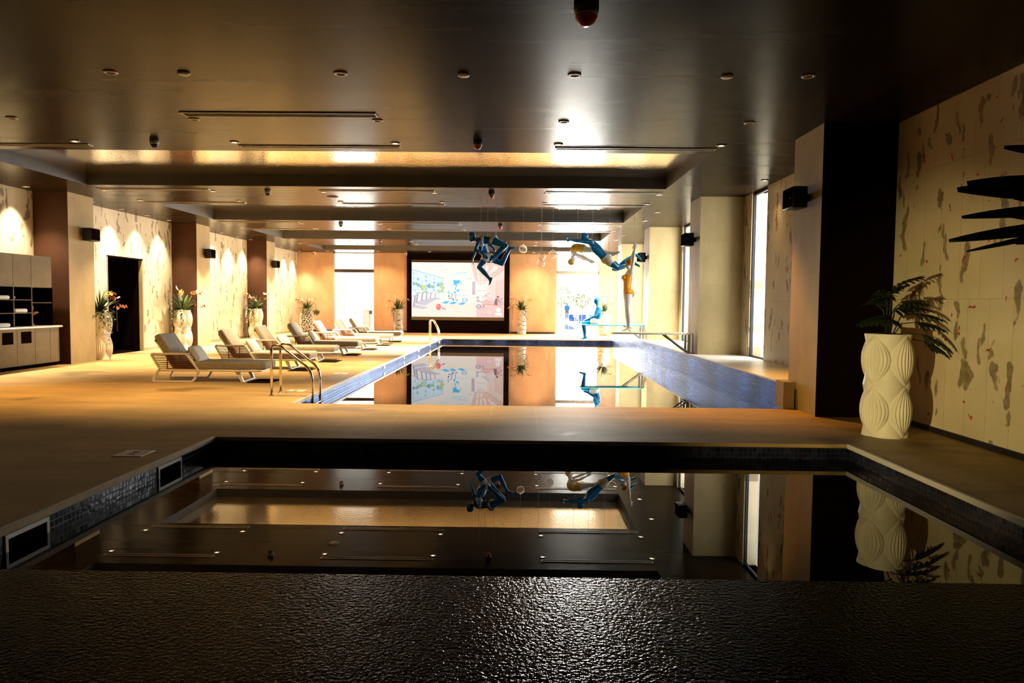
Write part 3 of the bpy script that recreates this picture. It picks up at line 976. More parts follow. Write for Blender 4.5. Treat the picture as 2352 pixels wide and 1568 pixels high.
# blue mural of a runner-like splash: loose blobs
pp((.36, .58, .70), (.44, .20), (.60, .165), (.615, .19), (.45, .215))
pp((.56, .62, .62), (.44, .21), (.60, .18), (.59, .25), (.44, .27))
for (u, v, a, b_) in ((.475, .37, .018, .05), (.50, .355, .014, .035), (.46, .345, .009, .03), (.515, .35, .012, .018), (.535, .38, .004, .025), (.455, .41, .004, .03), (.485, .42, .006, .03),
                      (.475, .475, .006, .03), (.498, .515, .016, .016), (.51, .50, .006, .02), (.468, .55, .011, .025), (.48, .60, .005, .03), (.478, .645, .005, .03)):
    pc((.02, .40, .70), u, v, a, b_, 9)
pl((.02, .36, .62), .49, .335, .52, .32, .003); pl((.02, .36, .62), .52, .33, .545, .40, .002); pl((.10, .45, .70), .50, .593, .61, .603, .002)
pc((.10, .35, .55), .405, .55, .012, .035, 12); pc((.60, .60, .58), .405, .55, .006, .022, 12); pc((.05, .25, .45), .405, .615, .010, .02, 8)
# mats, ball, dumb-bell, speaker box
for u, v in ((.37, .725), (.45, .735), (.545, .745)):
    pp(BL, (u - .045, v + .02), (u, v - .018), (u + .045, v - .012), (u + .008, v + .032))
for u, v in ((.41, .655), (.485, .685)): pp((.02, .24, .45), (u - .015, v), (u + .01, v - .008), (u + .02, v + .012), (u, v + .014))
pc((.66, .12, .13), .293, .815, .028, .056, 22); pc((.66, .24, .22), .286, .80, .012, .022, 12); pc((.55, .40, .33), .29, .875, .022, .008, 12)
pl((.32, .12, .48), .33, .835, .355, .85, .006); pc((.28, .08, .42), .362, .853, .006, .014, 8)
pr((.06, .22, .32), .55, .66, .603, .71); pr((.58, .60, .60), .557, .668, .596, .702)
# trainer figure between the mats
pc((.08, .06, .12), .436, .575, .006, .010); pp((.62, .36, .36), (.428, .59), (.444, .59), (.449, .65), (.428, .66)); pl((.10, .10, .30), .445, .655, .458, .70, .006); pl((.62, .40, .38), .434, .66, .434, .73, .005)
# poster
pr((.66, .62, .58), .688, .345, .822, .60); pr((.40, .36, .44), .655, .345, .688, .59)
pc((.56, .25, .28), .668, .545, .008, .05, 8)
# weights, rack, bench, seated person
for (u, v, r) in ((.725, .80, .026), (.765, .79, .022), (.72, .70, .018), (.715, .64, .014), (.76, .72, .016), (.78, .62, .014), (.81, .60, .014), (.83, .57, .012), (.95, .70, .016), (.975, .66, .014), (.97, .74, .018)):
    pc((.26, .18, .24), u, v, r, r * 1.5, 14); pc((.60, .54, .52), u, v, r * .62, r * .95, 14); pc((.30, .22, .28), u, v, r * .25, r * .4, 10)
for (a, b_, c_, d_) in ((.77, .60, .86, .70), (.80, .56, .90, .66), (.755, .80, .77, .62), (.84, .58, .80, .66)): pl((.58, .52, .52), a, b_, c_, d_, .006)
pp((.58, .20, .15), (.775, .70), (.86, .71), (.86, .72), (.775, .71)); pp((.60, .24, .18), (.785, .745), (.95, .765), (.95, .785), (.785, .765))
pr((.60, .42, .38), .79, .77, .87, .83); pl((.42, .26, .26), .79, .77, .79, .84, .002); pl((.42, .26, .26), .95, .77, .95, .84, .002)
pp((.16, .10, .13), (.895, .72), (.905, .66), (.925, .645), (.93, .77), (.895, .77)); pc((.13, .05, .05), .932, .622, .011, .018); pp((.56, .20, .17), (.925, .65), (.94, .65), (.955, .70), (.935, .74))
pl((.62, .36, .30), .93, .76, .962, .77, .008); pl((.60, .34, .28), .96, .77, .955, .83, .008)
pc((.66, .64, .60), .938, .86, .026, .044, 26); pc((.46, .56, .58), .938, .86, .012, .022, 18); pc((.66, .64, .60), .942, .86, .010, .018, 16)
pr((.66, .63, .59), .905, .915, .975, .965)
pl((.66, .58, .54), .81, .93, .84, .88, .004); pl((.66, .58, .54), .84, .88, .875, .93, .004); pl((.38, .26, .28), .815, .91, .815, .96, .0025); pl((.38, .26, .28), .872, .92, .872, .97, .0025); pr((.60, .46, .44), .825, .915, .865, .935)
for (a, b_, c_) in ((.23, .085, .34), (.31, .15, .40), (.11, .12, .13), (.55, .115, .58)): pl((.48, .46, .58), a, b_, c_, b_ - (c_ - a) * .25, .0022)
pl((.40, .36, .55), .622, .293, .652, .293, .003)
picture = pic.build('screen_picture', M_PIC, sc_)


def text_mesh(body, size, name, mat_, parent, loc, rot):
    cu = bpy.data.curves.new(name, 'FONT'); cu.body = body; cu.size = size; cu.align_x = 'CENTER'; cu.align_y = 'CENTER'; cu.extrude = .0002
    tmp = bpy.data.objects.new('tmp', cu); COL.objects.link(tmp)
    me = bpy.data.meshes.new_from_object(tmp.evaluated_get(bpy.context.evaluated_depsgraph_get()))
    bpy.data.objects.remove(tmp); bpy.data.curves.remove(cu)
    me.name = name; me.materials.clear(); me.materials.append(mat_)
    o = bpy.data.objects.new(name, me); COL.objects.link(o)
    if parent: o.parent = parent
    o.location = loc; o.rotation_euler = rot
    return o


def m_em(name, c):
    return plain(name, (.02, .02, .02), .5, emis=c, estr=1.12)


M_TR, M_TD = m_em('screen_red_text', (.60, .16, .14)), m_em('screen_dark_text', (.10, .10, .16))
for body, sz, u, v, mt in (('PUL-IN', .115, .755, .375, M_TR), ('STUDIO', .05, .752, .408, M_TD), ('- - - - - -', .05, .755, .437, M_TR), ('FUNCTION', .075, .755, .51, M_TR), ('B .... T...', .06, .752, .56, M_TD)):
    if '.' in body or '- -' in body: continue
    LAY[0] += 1
    text_mesh(body, sz, 'screen_text', mt, sc_, uv(u, v), (PI / 2, 0, 0))

# ------------------------------------------------------------------ sun loungers


def make_lounger():
    t = thing('sun_lounger', 'x', 'sun lounger', group='sun loungers along the pool')
    Wd = .74                                             # width, local y 0..Wd, head at x=0, foot at x=2.06
    bar = .034

    def flat(m, pts, y, w=.05, closed=False):
        """flat bar standing on edge that follows pts (x,z) at width position y"""
        P = [Vector((p[0], 0, p[1])) for p in pts]
        n = len(P); vs = []
        for i in range(n):
            a = P[i - 1] if (i or closed) else P[0]; c_ = P[(i + 1) % n] if (i < n - 1 or closed) else P[-1]
            tg = (c_ - a).normalized(); nn = Vector((-tg.z, 0, tg.x)) * bar * .5
            for s_, yy_ in ((1, 0), (1, w), (-1, w), (-1, 0)):
                vs.append(P[i] + nn * s_ + Vector((0, y + yy_, 0)))
        fs = []
        for i in range(n if closed else n - 1):
            j = (i + 1) % n
            for k in range(4): fs.append((i * 4 + k, i * 4 + (k + 1) % 4, j * 4 + (k + 1) % 4, j * 4 + k))
        if not closed: fs += [(3, 2, 1, 0), tuple(range((n - 1) * 4, n * 4))]
        m.add(vs, fs)

    def arc(cx, cz, r, a0, a1, k=5): return [(cx + r * math.cos(R(a0 + (a1 - a0) * i / k)), cz + r * math.sin(R(a0 + (a1 - a0) * i / k))) for i in range(k + 1)]
    m = MB()
    for y in (.0, Wd - .04):                               # side rails
        m.rbox(.12, 1.98, y, y + .04, .19, .225, .008)
    for x in (.16, .85, 1.5, 1.95): m.box(x, x + .04, .03, Wd - .03, .195, .22)
    m.build('frame', M_WHITE, t)
    for y in (-.03, Wd - .02):                             # sled legs below the side panels
        m = MB()
        pts = [(.17, .215)] + arc(.16, .17, .05, 90, 150, 3) + [(.035, .05)] + arc(.06, .035, .027, 180, 270, 3) + [(.70, .011)] + arc(.70, .10, .09, 270, 330, 4) + [(.86, .215)]
        flat(m, pts, y)
        m.build('sled_leg', M_WHITE, t)
    m = MB()                                              # foot leg, one loop across the width
    for y in (.03, Wd - .08): m.add([Vector(p) for p in ((1.50, y, .19), (1.58, y, .19), (1.66, y, .0), (1.61, y, .0), (1.50, y + .05, .19), (1.58, y + .05, .19), (1.66, y + .05, .0), (1.61, y + .05, .0))],
                                    [(0, 1, 2, 3), (7, 6, 5, 4), (0, 4, 5, 1), (1, 5, 6, 2), (2, 6, 7, 3), (3, 7, 4, 0)])
    m.box(1.61, 1.66, .08, Wd - .08, 0, .022)
    m.build('foot_leg', M_WHITE, t)
    for y in (-.03, Wd + .005):                            # slatted side panels
        m = MB()
        loop = [(.16, .225), (.005, .50)] + arc(.03, .513, .014, 150, 90, 3)[0:0] + [(.02, .52)] + [(.60, .52)] + arc(.60, .44, .08, 90, 25, 4) + [(.845, .235), (.83, .22)]
        flat(m, loop, y, .028, True)
        fr = m.build('side_panel', M_WHITE, t)
        m = MB()
        for k in range(8):
            z = .25 + k * .033
            xa = .15 - (z - .225) * .56 + .012; xb = .84 - (z - .235) * .78 if z < .46 else .66
            m.box(xa, xb, y + .004, y + .022, z, z + .019)
        for xx in (.28, .52): m.box(xx, xx + .02, y + .022 if y > 0 else y + .022, y + .030, .235, .50)
        m.build('slats', M_WOOD, fr)
    m = MB(); m.rbox(.40, 2.06, .02, Wd - .02, .225, .375, .045, seg=4)
    m.build('seat_cushion', M_CUSH, t)
    a = R(57)
    Mb = Matrix.Translation((.47, 0, .33)) @ Matrix.Rotation(-(PI - a), 4, 'Y')
    m = MB(); m.rbox(-.04, .66, .02, Wd - .02, -.02, .10, .04, M=Mb, seg=4)
    m.build('backrest_cushion', M_CUSH, t)
    m = MB()
    for y in (.04, Wd - .07): m.box(-.05, .60, y, y + .03, .10, .125, M=Mb)
    m.box(.55, .60, .04, Wd - .04, .10, .125, M=Mb)
    m.build('backrest_frame', M_WHITE, t)
    return t


LY = [13.12, 15.75, 18.1, 20.45, 22.9, 25.5, 27.75]
LX = [-6.78, -6.72, -6.80, -6.72, -6.70, -6.68, -6.70]
ORD7 = ['nearest', 'second', 'third', 'fourth', 'fifth', 'sixth', 'farthest']
lg = None
pillow = None
for i, (x, y) in enumerate(zip(LX, LY)):
    if lg is None: lg = o = make_lounger()
    else: o = copy_tree(lg)
    o.location = (x, y, 0); o.rotation_euler = (0, 0, R((3, 2, 2.5, 1.5, 2, 2, 1)[i]))
    o['label'] = 'grey cushioned sun lounger with brown slatted sides, %s in the row from the camera' % ORD7[i]
    if i < 4:
        if pillow is None:
            m = MB()
            n = 14; vs = []; fs = []
            for sgn in (1, -1):
                for a in range(n + 1):
                    for b_ in range(n + 1):
                        u, v = a / n * 2 - 1, b_ / n * 2 - 1
                        e = (1 - u ** 4) * (1 - v ** 4)
                        k_ = 1 - .06 * (u * u * v * v)
                        vs.append(Vector((u * .17 * k_, v * .26 * k_, sgn * .075 * max(0, e) ** .55)))
            for s_ in range(2):
                o0 = s_ * (n + 1) ** 2
                for a in range(n):
                    for b_ in range(n):
                        q = [o0 + a * (n + 1) + b_, o0 + (a + 1) * (n + 1) + b_, o0 + (a + 1) * (n + 1) + b_ + 1, o0 + a * (n + 1) + b_ + 1]
                        fs.append(tuple(q if s_ == 0 else q[::-1]))
            m.add(vs, fs, 0, True)
            pillow = p = m.build('pillow', M_PILLOW)
        else: p = pillow.copy(); COL.objects.link(p)
        p.location = Matrix.Rotation(o.rotation_euler.z, 3, 'Z') @ Vector((.70, .37, .50)) + o.location
        p.rotation_euler = (0, R(57), o.rotation_euler.z + R((0, 4, -5, 3)[i]))
        clean(p, 'cream pillow leaning on the %s sun lounger from the camera' % ORD7[i], 'pillow', 'pillows on the loungers')

mt = None
for i, y in enumerate((13.1, 15.4, 17.75, 20.05, 22.4, 24.7, 27.1)):
    m = MB(); m.box(-.22, .22, 0, .62, 0, .012)
    if mt is None: mt = o = m.build('floor_mat', M_MAT)
    else: o = mt.copy(); COL.objects.link(o)
    o.location = (-4.80, y, 0)
    clean(o, 'dark rectangular mat on the deck beside the foot of the %s lounger' % ORD7[i], 'mat', 'dark mats on the deck')


def make_plate():
    m = MB(); m.box(-.14, .14, -.14, .14, 0, .006)
    t = m.build('marker_plate', M_PLATE)
    m = MB()
    z = .0065
    for s_ in (1, -1):
        m.poly([(0, 0, z), (-.05, s_ * .075, z), (.05, s_ * .075, z)])
        pts = [(s_ * .075 + .050 * math.cos(2 * PI * k / 20), .050 * math.sin(2 * PI * k / 20)) for k in range(20)]
        pin = [(s_ * .075 + .044 * math.cos(2 * PI * k / 20), .044 * math.sin(2 * PI * k / 20)) for k in range(20)]
        for k in range(20):
            k2 = (k + 1) % 20
            m.quad((*pts[k], z), (*pts[k2], z), (*pin[k2], z), (*pin[k], z))
    m.build('emblem', M_INK, t)
    return t


pl0 = make_plate()
for i, y in enumerate((6.94, 12.0, 15.0, 18.0, 21.0, 24.0, 27.0)):
    o = pl0 if i == 0 else copy_tree(pl0)
    o.location = (-3.77, y, 0)
    clean(o, 'square white marker plate on the deck beside the near pool' if i == 0 else 'square white marker plate on the deck edge of the main pool, %s from the camera' % ORD7[i - 1], 'marker plate', 'marker plates along the pool edge')

# skimmer openings in the mosaic
for i, (y0, y1) in enumerate(((4.62, 5.06), (6.62, 7.08))):
    m = MB(); x0, x1 = NP[2], NP[2] + .012
    m.box(x0, x1, y0, y1, -.085, -.055); m.box(x0, x1, y0, y0 + .025, WZ - .05, -.085); m.box(x0, x1, y1 - .025, y1, WZ - .05, -.085)
    t = m.build('pool_skimmer', M_WHITE)
    clean(t, 'white skimmer opening in the near pool side, %s the camera' % ('closest to' if i == 0 else 'farther from'), 'skimmer', 'skimmers of the near pool')
    m = MB(); m.box(x0 + .001, x0 + .003, y0 + .025, y1 - .025, WZ - .05, -.085); m.build('opening', M_DARK, t)
m0 = None
for i, y in enumerate((17.6, 20.6, 23.6, 26.5, 29.1)):
    m = MB(); m.box(PX0 + .0, PX0 + .012, -.11, .11, -.12, -.05)
    if m0 is None: m0 = o = m.build('wall_inlet', M_WHITE)
    else: o = m0.copy(); COL.objects.link(o)
    o.location = (0, y, 0)
    clean(o, 'small white square fitting in the blue tile of the main pool, %s from the camera' % ORD[i], 'pool fitting', 'white pool fittings')

# ------------------------------------------------------------------ pool ladders


def smooth_path(pts, r=.12, k=6):
    pts = [Vector(p) for p in pts]; out = [pts[0]]
    for i in range(1, len(pts) - 1):
        a, b_, c_ = pts[i - 1], pts[i], pts[i + 1]
        d1 = (a - b_); d2 = (c_ - b_); r1 = min(r, d1.length * .48, d2.length * .48)
        p0, p1 = b_ + d1.normalized() * r1, b_ + d2.normalized() * r1
        for j in range(k + 1):
            s_ = j / k; out.append(p0.lerp(b_, s_).lerp(b_.lerp(p1, s_), s_))
    out.append(pts[-1]); return out


def ladder(y0, y1, label, x0=-3.95, x1=-3.30):
    t = thing('pool_ladder', label, 'pool ladder', (x0, (y0 + y1) / 2, 0), 0, 'steel pool ladders')
    for y in (y0 - (y0 + y1) / 2, y1 - (y0 + y1) / 2):
        m = MB()
        m.tube(smooth_path([(0, y, 0), (0, y, .80), (.14, y, .80), (x1 - x0, y, .40), (x1 - x0, y, -1.0)], .17, 8), .021, 14)
        h = m.build('handrail', M_STEEL, t)
        m = MB(); m.lathe([(.05, 0), (.05, .012), (.024, .02)], 18, loc=(0, y, 0)); m.build('floor_flange', M_STEEL, h)
    for z in (-.12, -.4, -.7):
        m = MB(); yy_ = (y1 - y0) / 2; m.rbox(x1 - x0 - .03, x1 - x0 + .05, -yy_, yy_, z - .012, z + .012, .006); m.build('step', M_STEEL, t)


ladder(11.35, 11.78, 'steel pool ladder rails nearest the camera')
ladder(28.7, 29.15, 'steel pool ladder rails at the far end of the pool in front of the screen', -3.66, -3.06 - .25)

# ------------------------------------------------------------------ diving boards


def board(x0, x1, y, z, mat_, label):
    t = thing('diving_board', label, 'diving board', (x1, y, .386))
    zz = z - .386
    m = MB(); m.rbox(x0 - x1, .02, -.22, .22, zz - .045, zz, .012); m.build('plank', mat_, t)
    for s_ in (-.18, .13):
        m = MB(); m.box(-.10, -.05, s_, s_ + .05, 0, zz - .046); m.box(-.0, .04, s_, s_ + .05, 0, zz - .046); m.build('post', M_FRAME, t)
        m = MB(); m.tube([(-.10, s_ + .025, .04), (-.62, s_ + .025, zz - .05)], .018, 8); m.build('brace', M_FRAME, t)
    m = MB(); m.box(-.14, .07, -.22, .22, 0, .018); m.build('base_plate', M_FRAME, t)


board(2.12, 3.94, 16.9, .86, M_BOARD, 'cream diving board with the standing swimmer figure on it')
board(1.92, 3.94, 23.4, .86, M_BLUEB, 'turquoise diving board with the seated blue figure on it')

# ------------------------------------------------------------------ swimmer sculptures


def ortho(d, ref):
    u = ref - d * ref.dot(d)
    return u.normalized() if u.length > 1e-5 else d.orthogonal().normalized()


class Figure:
    def __init__(s, J, female=False, scale=1.0):
        s.J = {k: Vector(v) for k, v in J.items()}; s.fem = female; s.k = scale
        s.mb = MB(); s.bones = []
        s.build()

    def ring_sweep(s, pts, ra, rb, lat, n=18):
        """elliptical sweep: ra along lateral axis, rb along depth axis"""
        P = [Vector(p) for p in pts]; N = len(P); vs = []
        for i in range(N):
            tg = (P[min(i + 1, N - 1)] - P[max(0, i - 1)]).normalized()
            u = ortho(tg, lat[i]); w = tg.cross(u)
            for k in range(n):
                a = 2 * PI * k / n; vs.append(P[i] + u * ra[i] * math.cos(a) + w * rb[i] * math.sin(a))
        fs = []
        for i in range(N - 1):
            for k in range(n):
                fs.append((i * n + k, i * n + (k + 1) % n, (i + 1) * n + (k + 1) % n, (i + 1) * n + k))
        fs.append(tuple(range(n))[::-1]); fs.append(tuple(range((N - 1) * n, N * n)))
        s.mb.add(vs, fs)

    def limb(s, a, b_, prof, bow=None):
        """tapered limb with radii prof at even steps, rounded ends"""
        a, b_ = Vector(a), Vector(b_); n = len(prof); k = s.k
        pts = []; rr = []
        d = (b_ - a)
        dn = d.normalized()
        r0, r1 = prof[0] * k, prof[-1] * k
        for q in (.0, .35, .7): pts.append(a - dn * r0 * math.cos(q * PI / 2)); rr.append(max(.002, r0 * math.sin(q * PI / 2)))
        for i in range(n):
            t_ = i / (n - 1); p = a + d * t_
            if bow is not None: p = p + bow * math.sin(PI * t_)
            pts.append(p); rr.append(prof[i] * k)
        for q in (.7, .35, .0): pts.append(b_ + dn * r1 * math.cos(q * PI / 2)); rr.append(max(.002, r1 * math.sin(q * PI / 2)))
        s.mb.tube(pts, rr, 14)

    def hand(s, wr, d, palm_n, curl=.3, fist=False):
        k = s.k
        d = d.normalized(); n_ = ortho(d, palm_n); side = d.cross(n_)
        c = wr + d * .048 * k
        s.mb.ball(c, (.052 * k, .041 * k, .017 * k), 12, axes=(d, side, n_))
        base = wr + d * .088 * k
        for i, (o, L) in enumerate(((-.030, .066), (-.010, .076), (.010, .072), (.030, .058))):
            p0 = base + side * o * k - d * abs(o) * .15
            cu = 1.4 if fist else curl
            d1 = (d * math.cos(cu) + n_ * math.sin(cu)).normalized(); d2 = (d * math.cos(cu * 2) + n_ * math.sin(cu * 2)).normalized()
            p1 = p0 + d1 * L * .55 * k; p2 = p1 + d2 * L * .5 * k
            s.mb.tube([p0 - d * .012, p0, p1, p2, p2 + d2 * .004], [.0095 * k, .0105 * k, .0095 * k, .008 * k, .002], 8)
        t0 = wr + d * .028 * k - side * .032 * k
        td = (d * .75 - side * .6 + n_ * .35).normalized()
        s.mb.tube([t0, t0 + td * .035 * k, t0 + (td + n_ * .3).normalized() * .066 * k, t0 + (td + n_ * .35).normalized() * .070 * k], [.013 * k, .0115 * k, .009 * k, .002], 8)

    def foot(s, an, toe, up):
        k = s.k
        d = (toe - an); L = d.length; dn = d.normalized()
        u = ortho(dn, up); side = dn.cross(u)
        heel = an - dn * .045 * k - u * .035 * k
        pts = [heel - dn * .01, heel, an + dn * L * .25 - u * .02 * k, an + dn * L * .62 - u * .015 * k, toe - dn * .02, toe]
        s.ring_sweep(pts, [.02 * k, .034 * k, .038 * k, .045 * k, .038 * k, .012 * k], [.02 * k, .036 * k, .038 * k, .024 * k, .014 * k, .006 * k], [side] * 6, 12)
        s.mb.ball(an, .042 * k, 12)
        for i in range(5):
            o = (-.03 + i * .015) * k
            s.mb.ball(toe - dn * (.012 + abs(i - 1) * .006) * k + side * o, .0105 * k, 8)

    def build(s):
        J = s.J; k = s.k; F = s.fem
        hl, hr, sl, sr = J['hipL'], J['hipR'], J['shL'], J['shR']
        pel = (hl + hr) / 2; shm = (sl + sr) / 2
        lath = (hl - hr).normalized(); lats = (sl - sr).normalized()
        if lath.dot(lats) < 0: lath = -lath
        neck = J['neck']; head = J['head']
        mid = J.get('waist', (pel + shm) / 2)
        ax0 = (mid - pel).normalized(); ax1 = (neck - mid).normalized()
        P0, P1, P2 = pel, mid, neck
        def bez(t_): return (P0 * (1 - t_) ** 2 + (mid * 2 - (P0 + P2) / 2) * (2 * t_ * (1 - t_)) + P2 * t_ ** 2)
        ts = [0, .12, .3, .48, .66, .82, .93, 1.0]
        pts = [pel - ax0 * .10 * k, pel - ax0 * .04 * k] + [bez(t_) for t_ in ts] + [neck + (neck - bez(.93)).normalized() * .02]
        if F:
            ra = [.07, .145, .172, .168, .128, .128, .148, .150, .10, .055, .045]; rb = [.06, .105, .112, .105, .085, .095, .112, .095, .065, .050, .045]
        else:
            ra = [.07, .135, .162, .158, .148, .165, .188, .185, .12, .066, .056]; rb = [.06, .105, .115, .108, .10, .112, .125, .105, .075, .060, .056]
        lat = [lath.lerp(lats, max(0, min(1, (i - 1) / 8))).normalized() for i in range(len(pts))]
        s.ring_sweep(pts, [x * k for x in ra], [x * k for x in rb], lat)
        # front direction of chest and pelvis
        up1 = (neck - bez(.66)).normalized(); up0 = ax0
        fr = J.get('front'); fr = Vector(fr).normalized() if fr is not None else up1.cross(lats)
        fch = ortho(up1, fr); fpe = ortho(up0, J['frontp'] if 'frontp' in J else fr)
        ch = bez(.72)
        for sgn in (1, -1):
            if F:
                s.mb.ball(ch + lats * .065 * sgn * k + fch * .092 * k, (.058 * k, .055 * k, .058 * k), 14, axes=(lats, fch, up1))
            else:
                s.mb.ball(ch + lats * .075 * sgn * k + fch * .078 * k + up1 * .01, (.078 * k, .045 * k, .06 * k), 14, axes=(lats, fch, up1))
                s.mb.ball(ch + lats * .085 * sgn * k - fch * .07 * k + up1 * .06, (.075 * k, .045 * k, .075 * k), 14, axes=(lats, fch, up1))
            s.mb.ball(pel + lath * .078 * sgn * k - fpe * .062 * k - up0 * .03 * k, (.082 * k, .078 * k, .09 * k), 14, axes=(lath, fpe, up0))
        # shoulders and arms
        for S_, sh, el, wr in (('L', sl, J['elL'], J['wrL']), ('R', sr, J['elR'], J['wrR'])):
            s.mb.ball(sh, (.054 if F else .068) * k, 14)
            s.limb(neck.lerp(sh, .45), sh, [.045 if F else .058, .05 if F else .062, .048 if F else .06])
            s.limb(ch.lerp(sh, .45), sh, [.06, .062, .052 if F else .062])
            ua = [.046, .047, .042, .038, .035] if F else [.058, .060, .054, .046, .042]
            fa = [.035, .038, .033, .026, .022] if F else [.043, .046, .040, .031, .027]
            s.limb(sh, el, ua); s.limb(el, wr, fa)
            d = J.get('hd' + S_, wr - el)
            s.hand(wr, Vector(d), Vector(J.get('pn' + S_, (0, -1, 0))), .12 if 'straight' in J else .35, ('fist' + S_) in J)
            s.bones += [('arm', sh, el, .06), ('arm', el, wr, .045), ('arm', wr, wr + Vector(d).normalized() * .16, .04)]
        # legs
        for S_, hp, kn, an, to in (('L', hl, J['knL'], J['anL'], J['toL']), ('R', hr, J['knR'], J['anR'], J['toR'])):
            th = [.088, .090, .083, .072, .060, .052] if F else [.092, .094, .086, .074, .063, .056]
            cf = [.050, .056, .058, .050, .040, .034] if F else [.054, .060, .062, .052, .042, .036]
            s.limb(hp, kn, th)
            back = ortho((an - kn).normalized(), (kn - hp).normalized() * 1.0)
            s.limb(kn, an, cf, bow=(hp - kn).normalized().lerp(-back, .5) * .012)
            s.mb.ball(kn, .056 * k, 12)
            sd = (kn - hp).cross(an - kn)
            s.foot(an, to, (kn - an).normalized())
            s.bones += [('thigh', hp, kn, .085), ('shin', kn, an, .05), ('foot', an, to, .04)]
        # neck and head
        hu = (head - neck).normalized() if 'headup' not in J else J['headup'].normalized()
        fc = ortho(hu, J['face']); sd = hu.cross(fc)
        s.limb(neck - hu * .03, head - hu * .03 * k - fc * .01 * k, [.056 if not F else .047, .050 if not F else .042, .052 if not F else .044])
        c = head
        s.mb.ball(c + hu * .028 * k - fc * .012 * k, (.074 * k, .092 * k, .085 * k), 18, axes=(sd, fc, hu))
        s.mb.ball(c - hu * .035 * k + fc * .022 * k, (.056 * k, .062 * k, .072 * k), 16, axes=(sd, fc, hu))
        s.mb.ball(c - hu * .088 * k + fc * .058 * k, (.026 * k, .022 * k, .02 * k), 12, axes=(sd, fc, hu))
        s.mb.tube([c + hu * .012 * k + fc * .076 * k, c - hu * .012 * k + fc * .092 * k, c - hu * .032 * k + fc * .104 * k, c - hu * .04 * k + fc * .085 * k], [.008 * k, .011 * k, .014 * k, .012 * k], 8)
        s.mb.ball(c - hu * .064 * k + fc * .078 * k, (.024 * k, .012 * k, .010 * k), 10, axes=(sd, fc, hu))
        for sgn in (1, -1):
            s.mb.ball(c + sd * .074 * sgn * k - hu * .005 * k - fc * .012 * k, (.009 * k, .020 * k, .030 * k), 10, axes=(sd, fc, hu))
            s.mb.ball(c + sd * .030 * sgn * k + hu * .022 * k + fc * .072 * k, (.026 * k, .010 * k, .010 * k), 10, axes=(sd, fc, hu))
            s.mb.ball(c + sd * .028 * sgn * k + hu * .004 * k + fc * .066 * k, (.013 * k, .011 * k, .010 * k), 10, axes=(sd, fc, hu))
        s.head = (c, hu, fc)
        s.bones += [('low', pel - ax0 * .05, bez(.5), .14), ('up', bez(.5), neck, .14), ('head', neck + hu * .06, c + hu * .06, .09)]
        s.front = fch; s.pel = pel; s.ax0 = ax0; s.fpe = fpe; s.up1 = up1; s.ch = ch; s.lats = lats

    def mesh(s, name, voxel=.0125):
        tmp = s.mb.build('tmp_body', [M_DARK])
        r = tmp.modifiers.new('r', 'REMESH'); r.mode = 'VOXEL'; r.voxel_size = voxel * s.k; r.use_smooth_shade = True
        q = tmp.modifiers.new('s', 'SMOOTH'); q.factor = .5; q.iterations = 4
        dg = bpy.context.evaluated_depsgraph_get()
        me = bpy.data.meshes.new_from_object(tmp.evaluated_get(dg))
        old = tmp.data; bpy.data.objects.remove(tmp); bpy.data.meshes.remove(old)
        me.name = name
        for p in me.polygons: p.use_smooth = True
        return me

    def classify(s, p):
        best = None
        for (n, a, b_, r) in s.bones:
            d = b_ - a; t_ = max(0, min(1, (p - a).dot(d) / d.length_squared))
            q = (p - (a + d * t_)).length - r
            if best is None or q < best[0]: best = (q, n, t_)
        return best[1], best[2]


def cloth_from(body, name, mat_, pred, parent, off=.007):
    """garment that follows the body: the body's faces inside pred, lifted along their normals"""
    me = body.data
    keep = [p for p in me.polygons if pred(p.center)]
    idx = {}; vs = []; fs = []
    for p in keep:
        f_ = []
        for v in p.vertices:
            if v not in idx:
                idx[v] = len(vs); vs.append(me.vertices[v].co + me.vertices[v].normal * off)
            f_.append(idx[v])
        fs.append(tuple(f_))
    cnt = {}                                             # even out the hem
    for f_ in fs:
        for a, b_ in zip(f_, f_[1:] + f_[:1]):
            k = (min(a, b_), max(a, b_)); cnt[k] = cnt.get(k, 0) + 1
    nb = {}
    for (a, b_), c_ in cnt.items():
        if c_ == 1: nb.setdefault(a, []).append(b_); nb.setdefault(b_, []).append(a)
    vs = [Vector(v) for v in vs]
    for _ in range(10):
        new = {i: (vs[i] + sum((vs[j] for j in n_), Vector()) / len(n_)) / 2 for i, n_ in nb.items()}
        for i, v in new.items(): vs[i] = v
    m = MB(); m.add(vs, fs, 0, True)
    o = m.build(name, mat_, parent)
    so = o.modifiers.new('solid', 'SOLIDIFY'); so.thickness = off * .8; so.offset = -1
    return o


def sculpture(J, label, skin, garments, female=False, wires=(), base=None, scale=1.0):
    F = Figure(J, female, scale)
    base = Vector(base if base is not None else F.pel)
    t = thing('swimmer_sculpture', label, 'sculpture', base)
    me = F.mesh('body'); me.materials.clear(); me.materials.append(skin)
    b = bpy.data.objects.new('body', me); COL.objects.link(b)
    b.parent = t; b.location = -base
    for name, m_, pr_ in garments:
        g = cloth_from(b, name, m_, lambda p: pr_(F, p), t); g.location = -base
    for w_ in wires:
        w_ = Vector(w_)
        m = MB(); m.tube([w_ - base, Vector((w_.x, w_.y, CE + (TH if any(a < w_.y < b2 for a, b2 in CY) and CX[0] < w_.x < CX[1] else 0))) - base], .003, 6)
        m.build('wire', M_FRAME, t)
    return F


def p_shorts(tmax, lo=.16):
    def f_(F, p):
        n, t_ = F.classify(p); return (n == 'low' and t_ < lo + .25) or (n == 'thigh' and t_ < tmax)
    return f_


def p_cap(F, p):
    n, t_ = F.classify(p)
    c, hu, fc = F.head
    return n == 'head' and ((p - c).dot(hu) * .75 - (p - c).dot(fc) * .8) > -.012


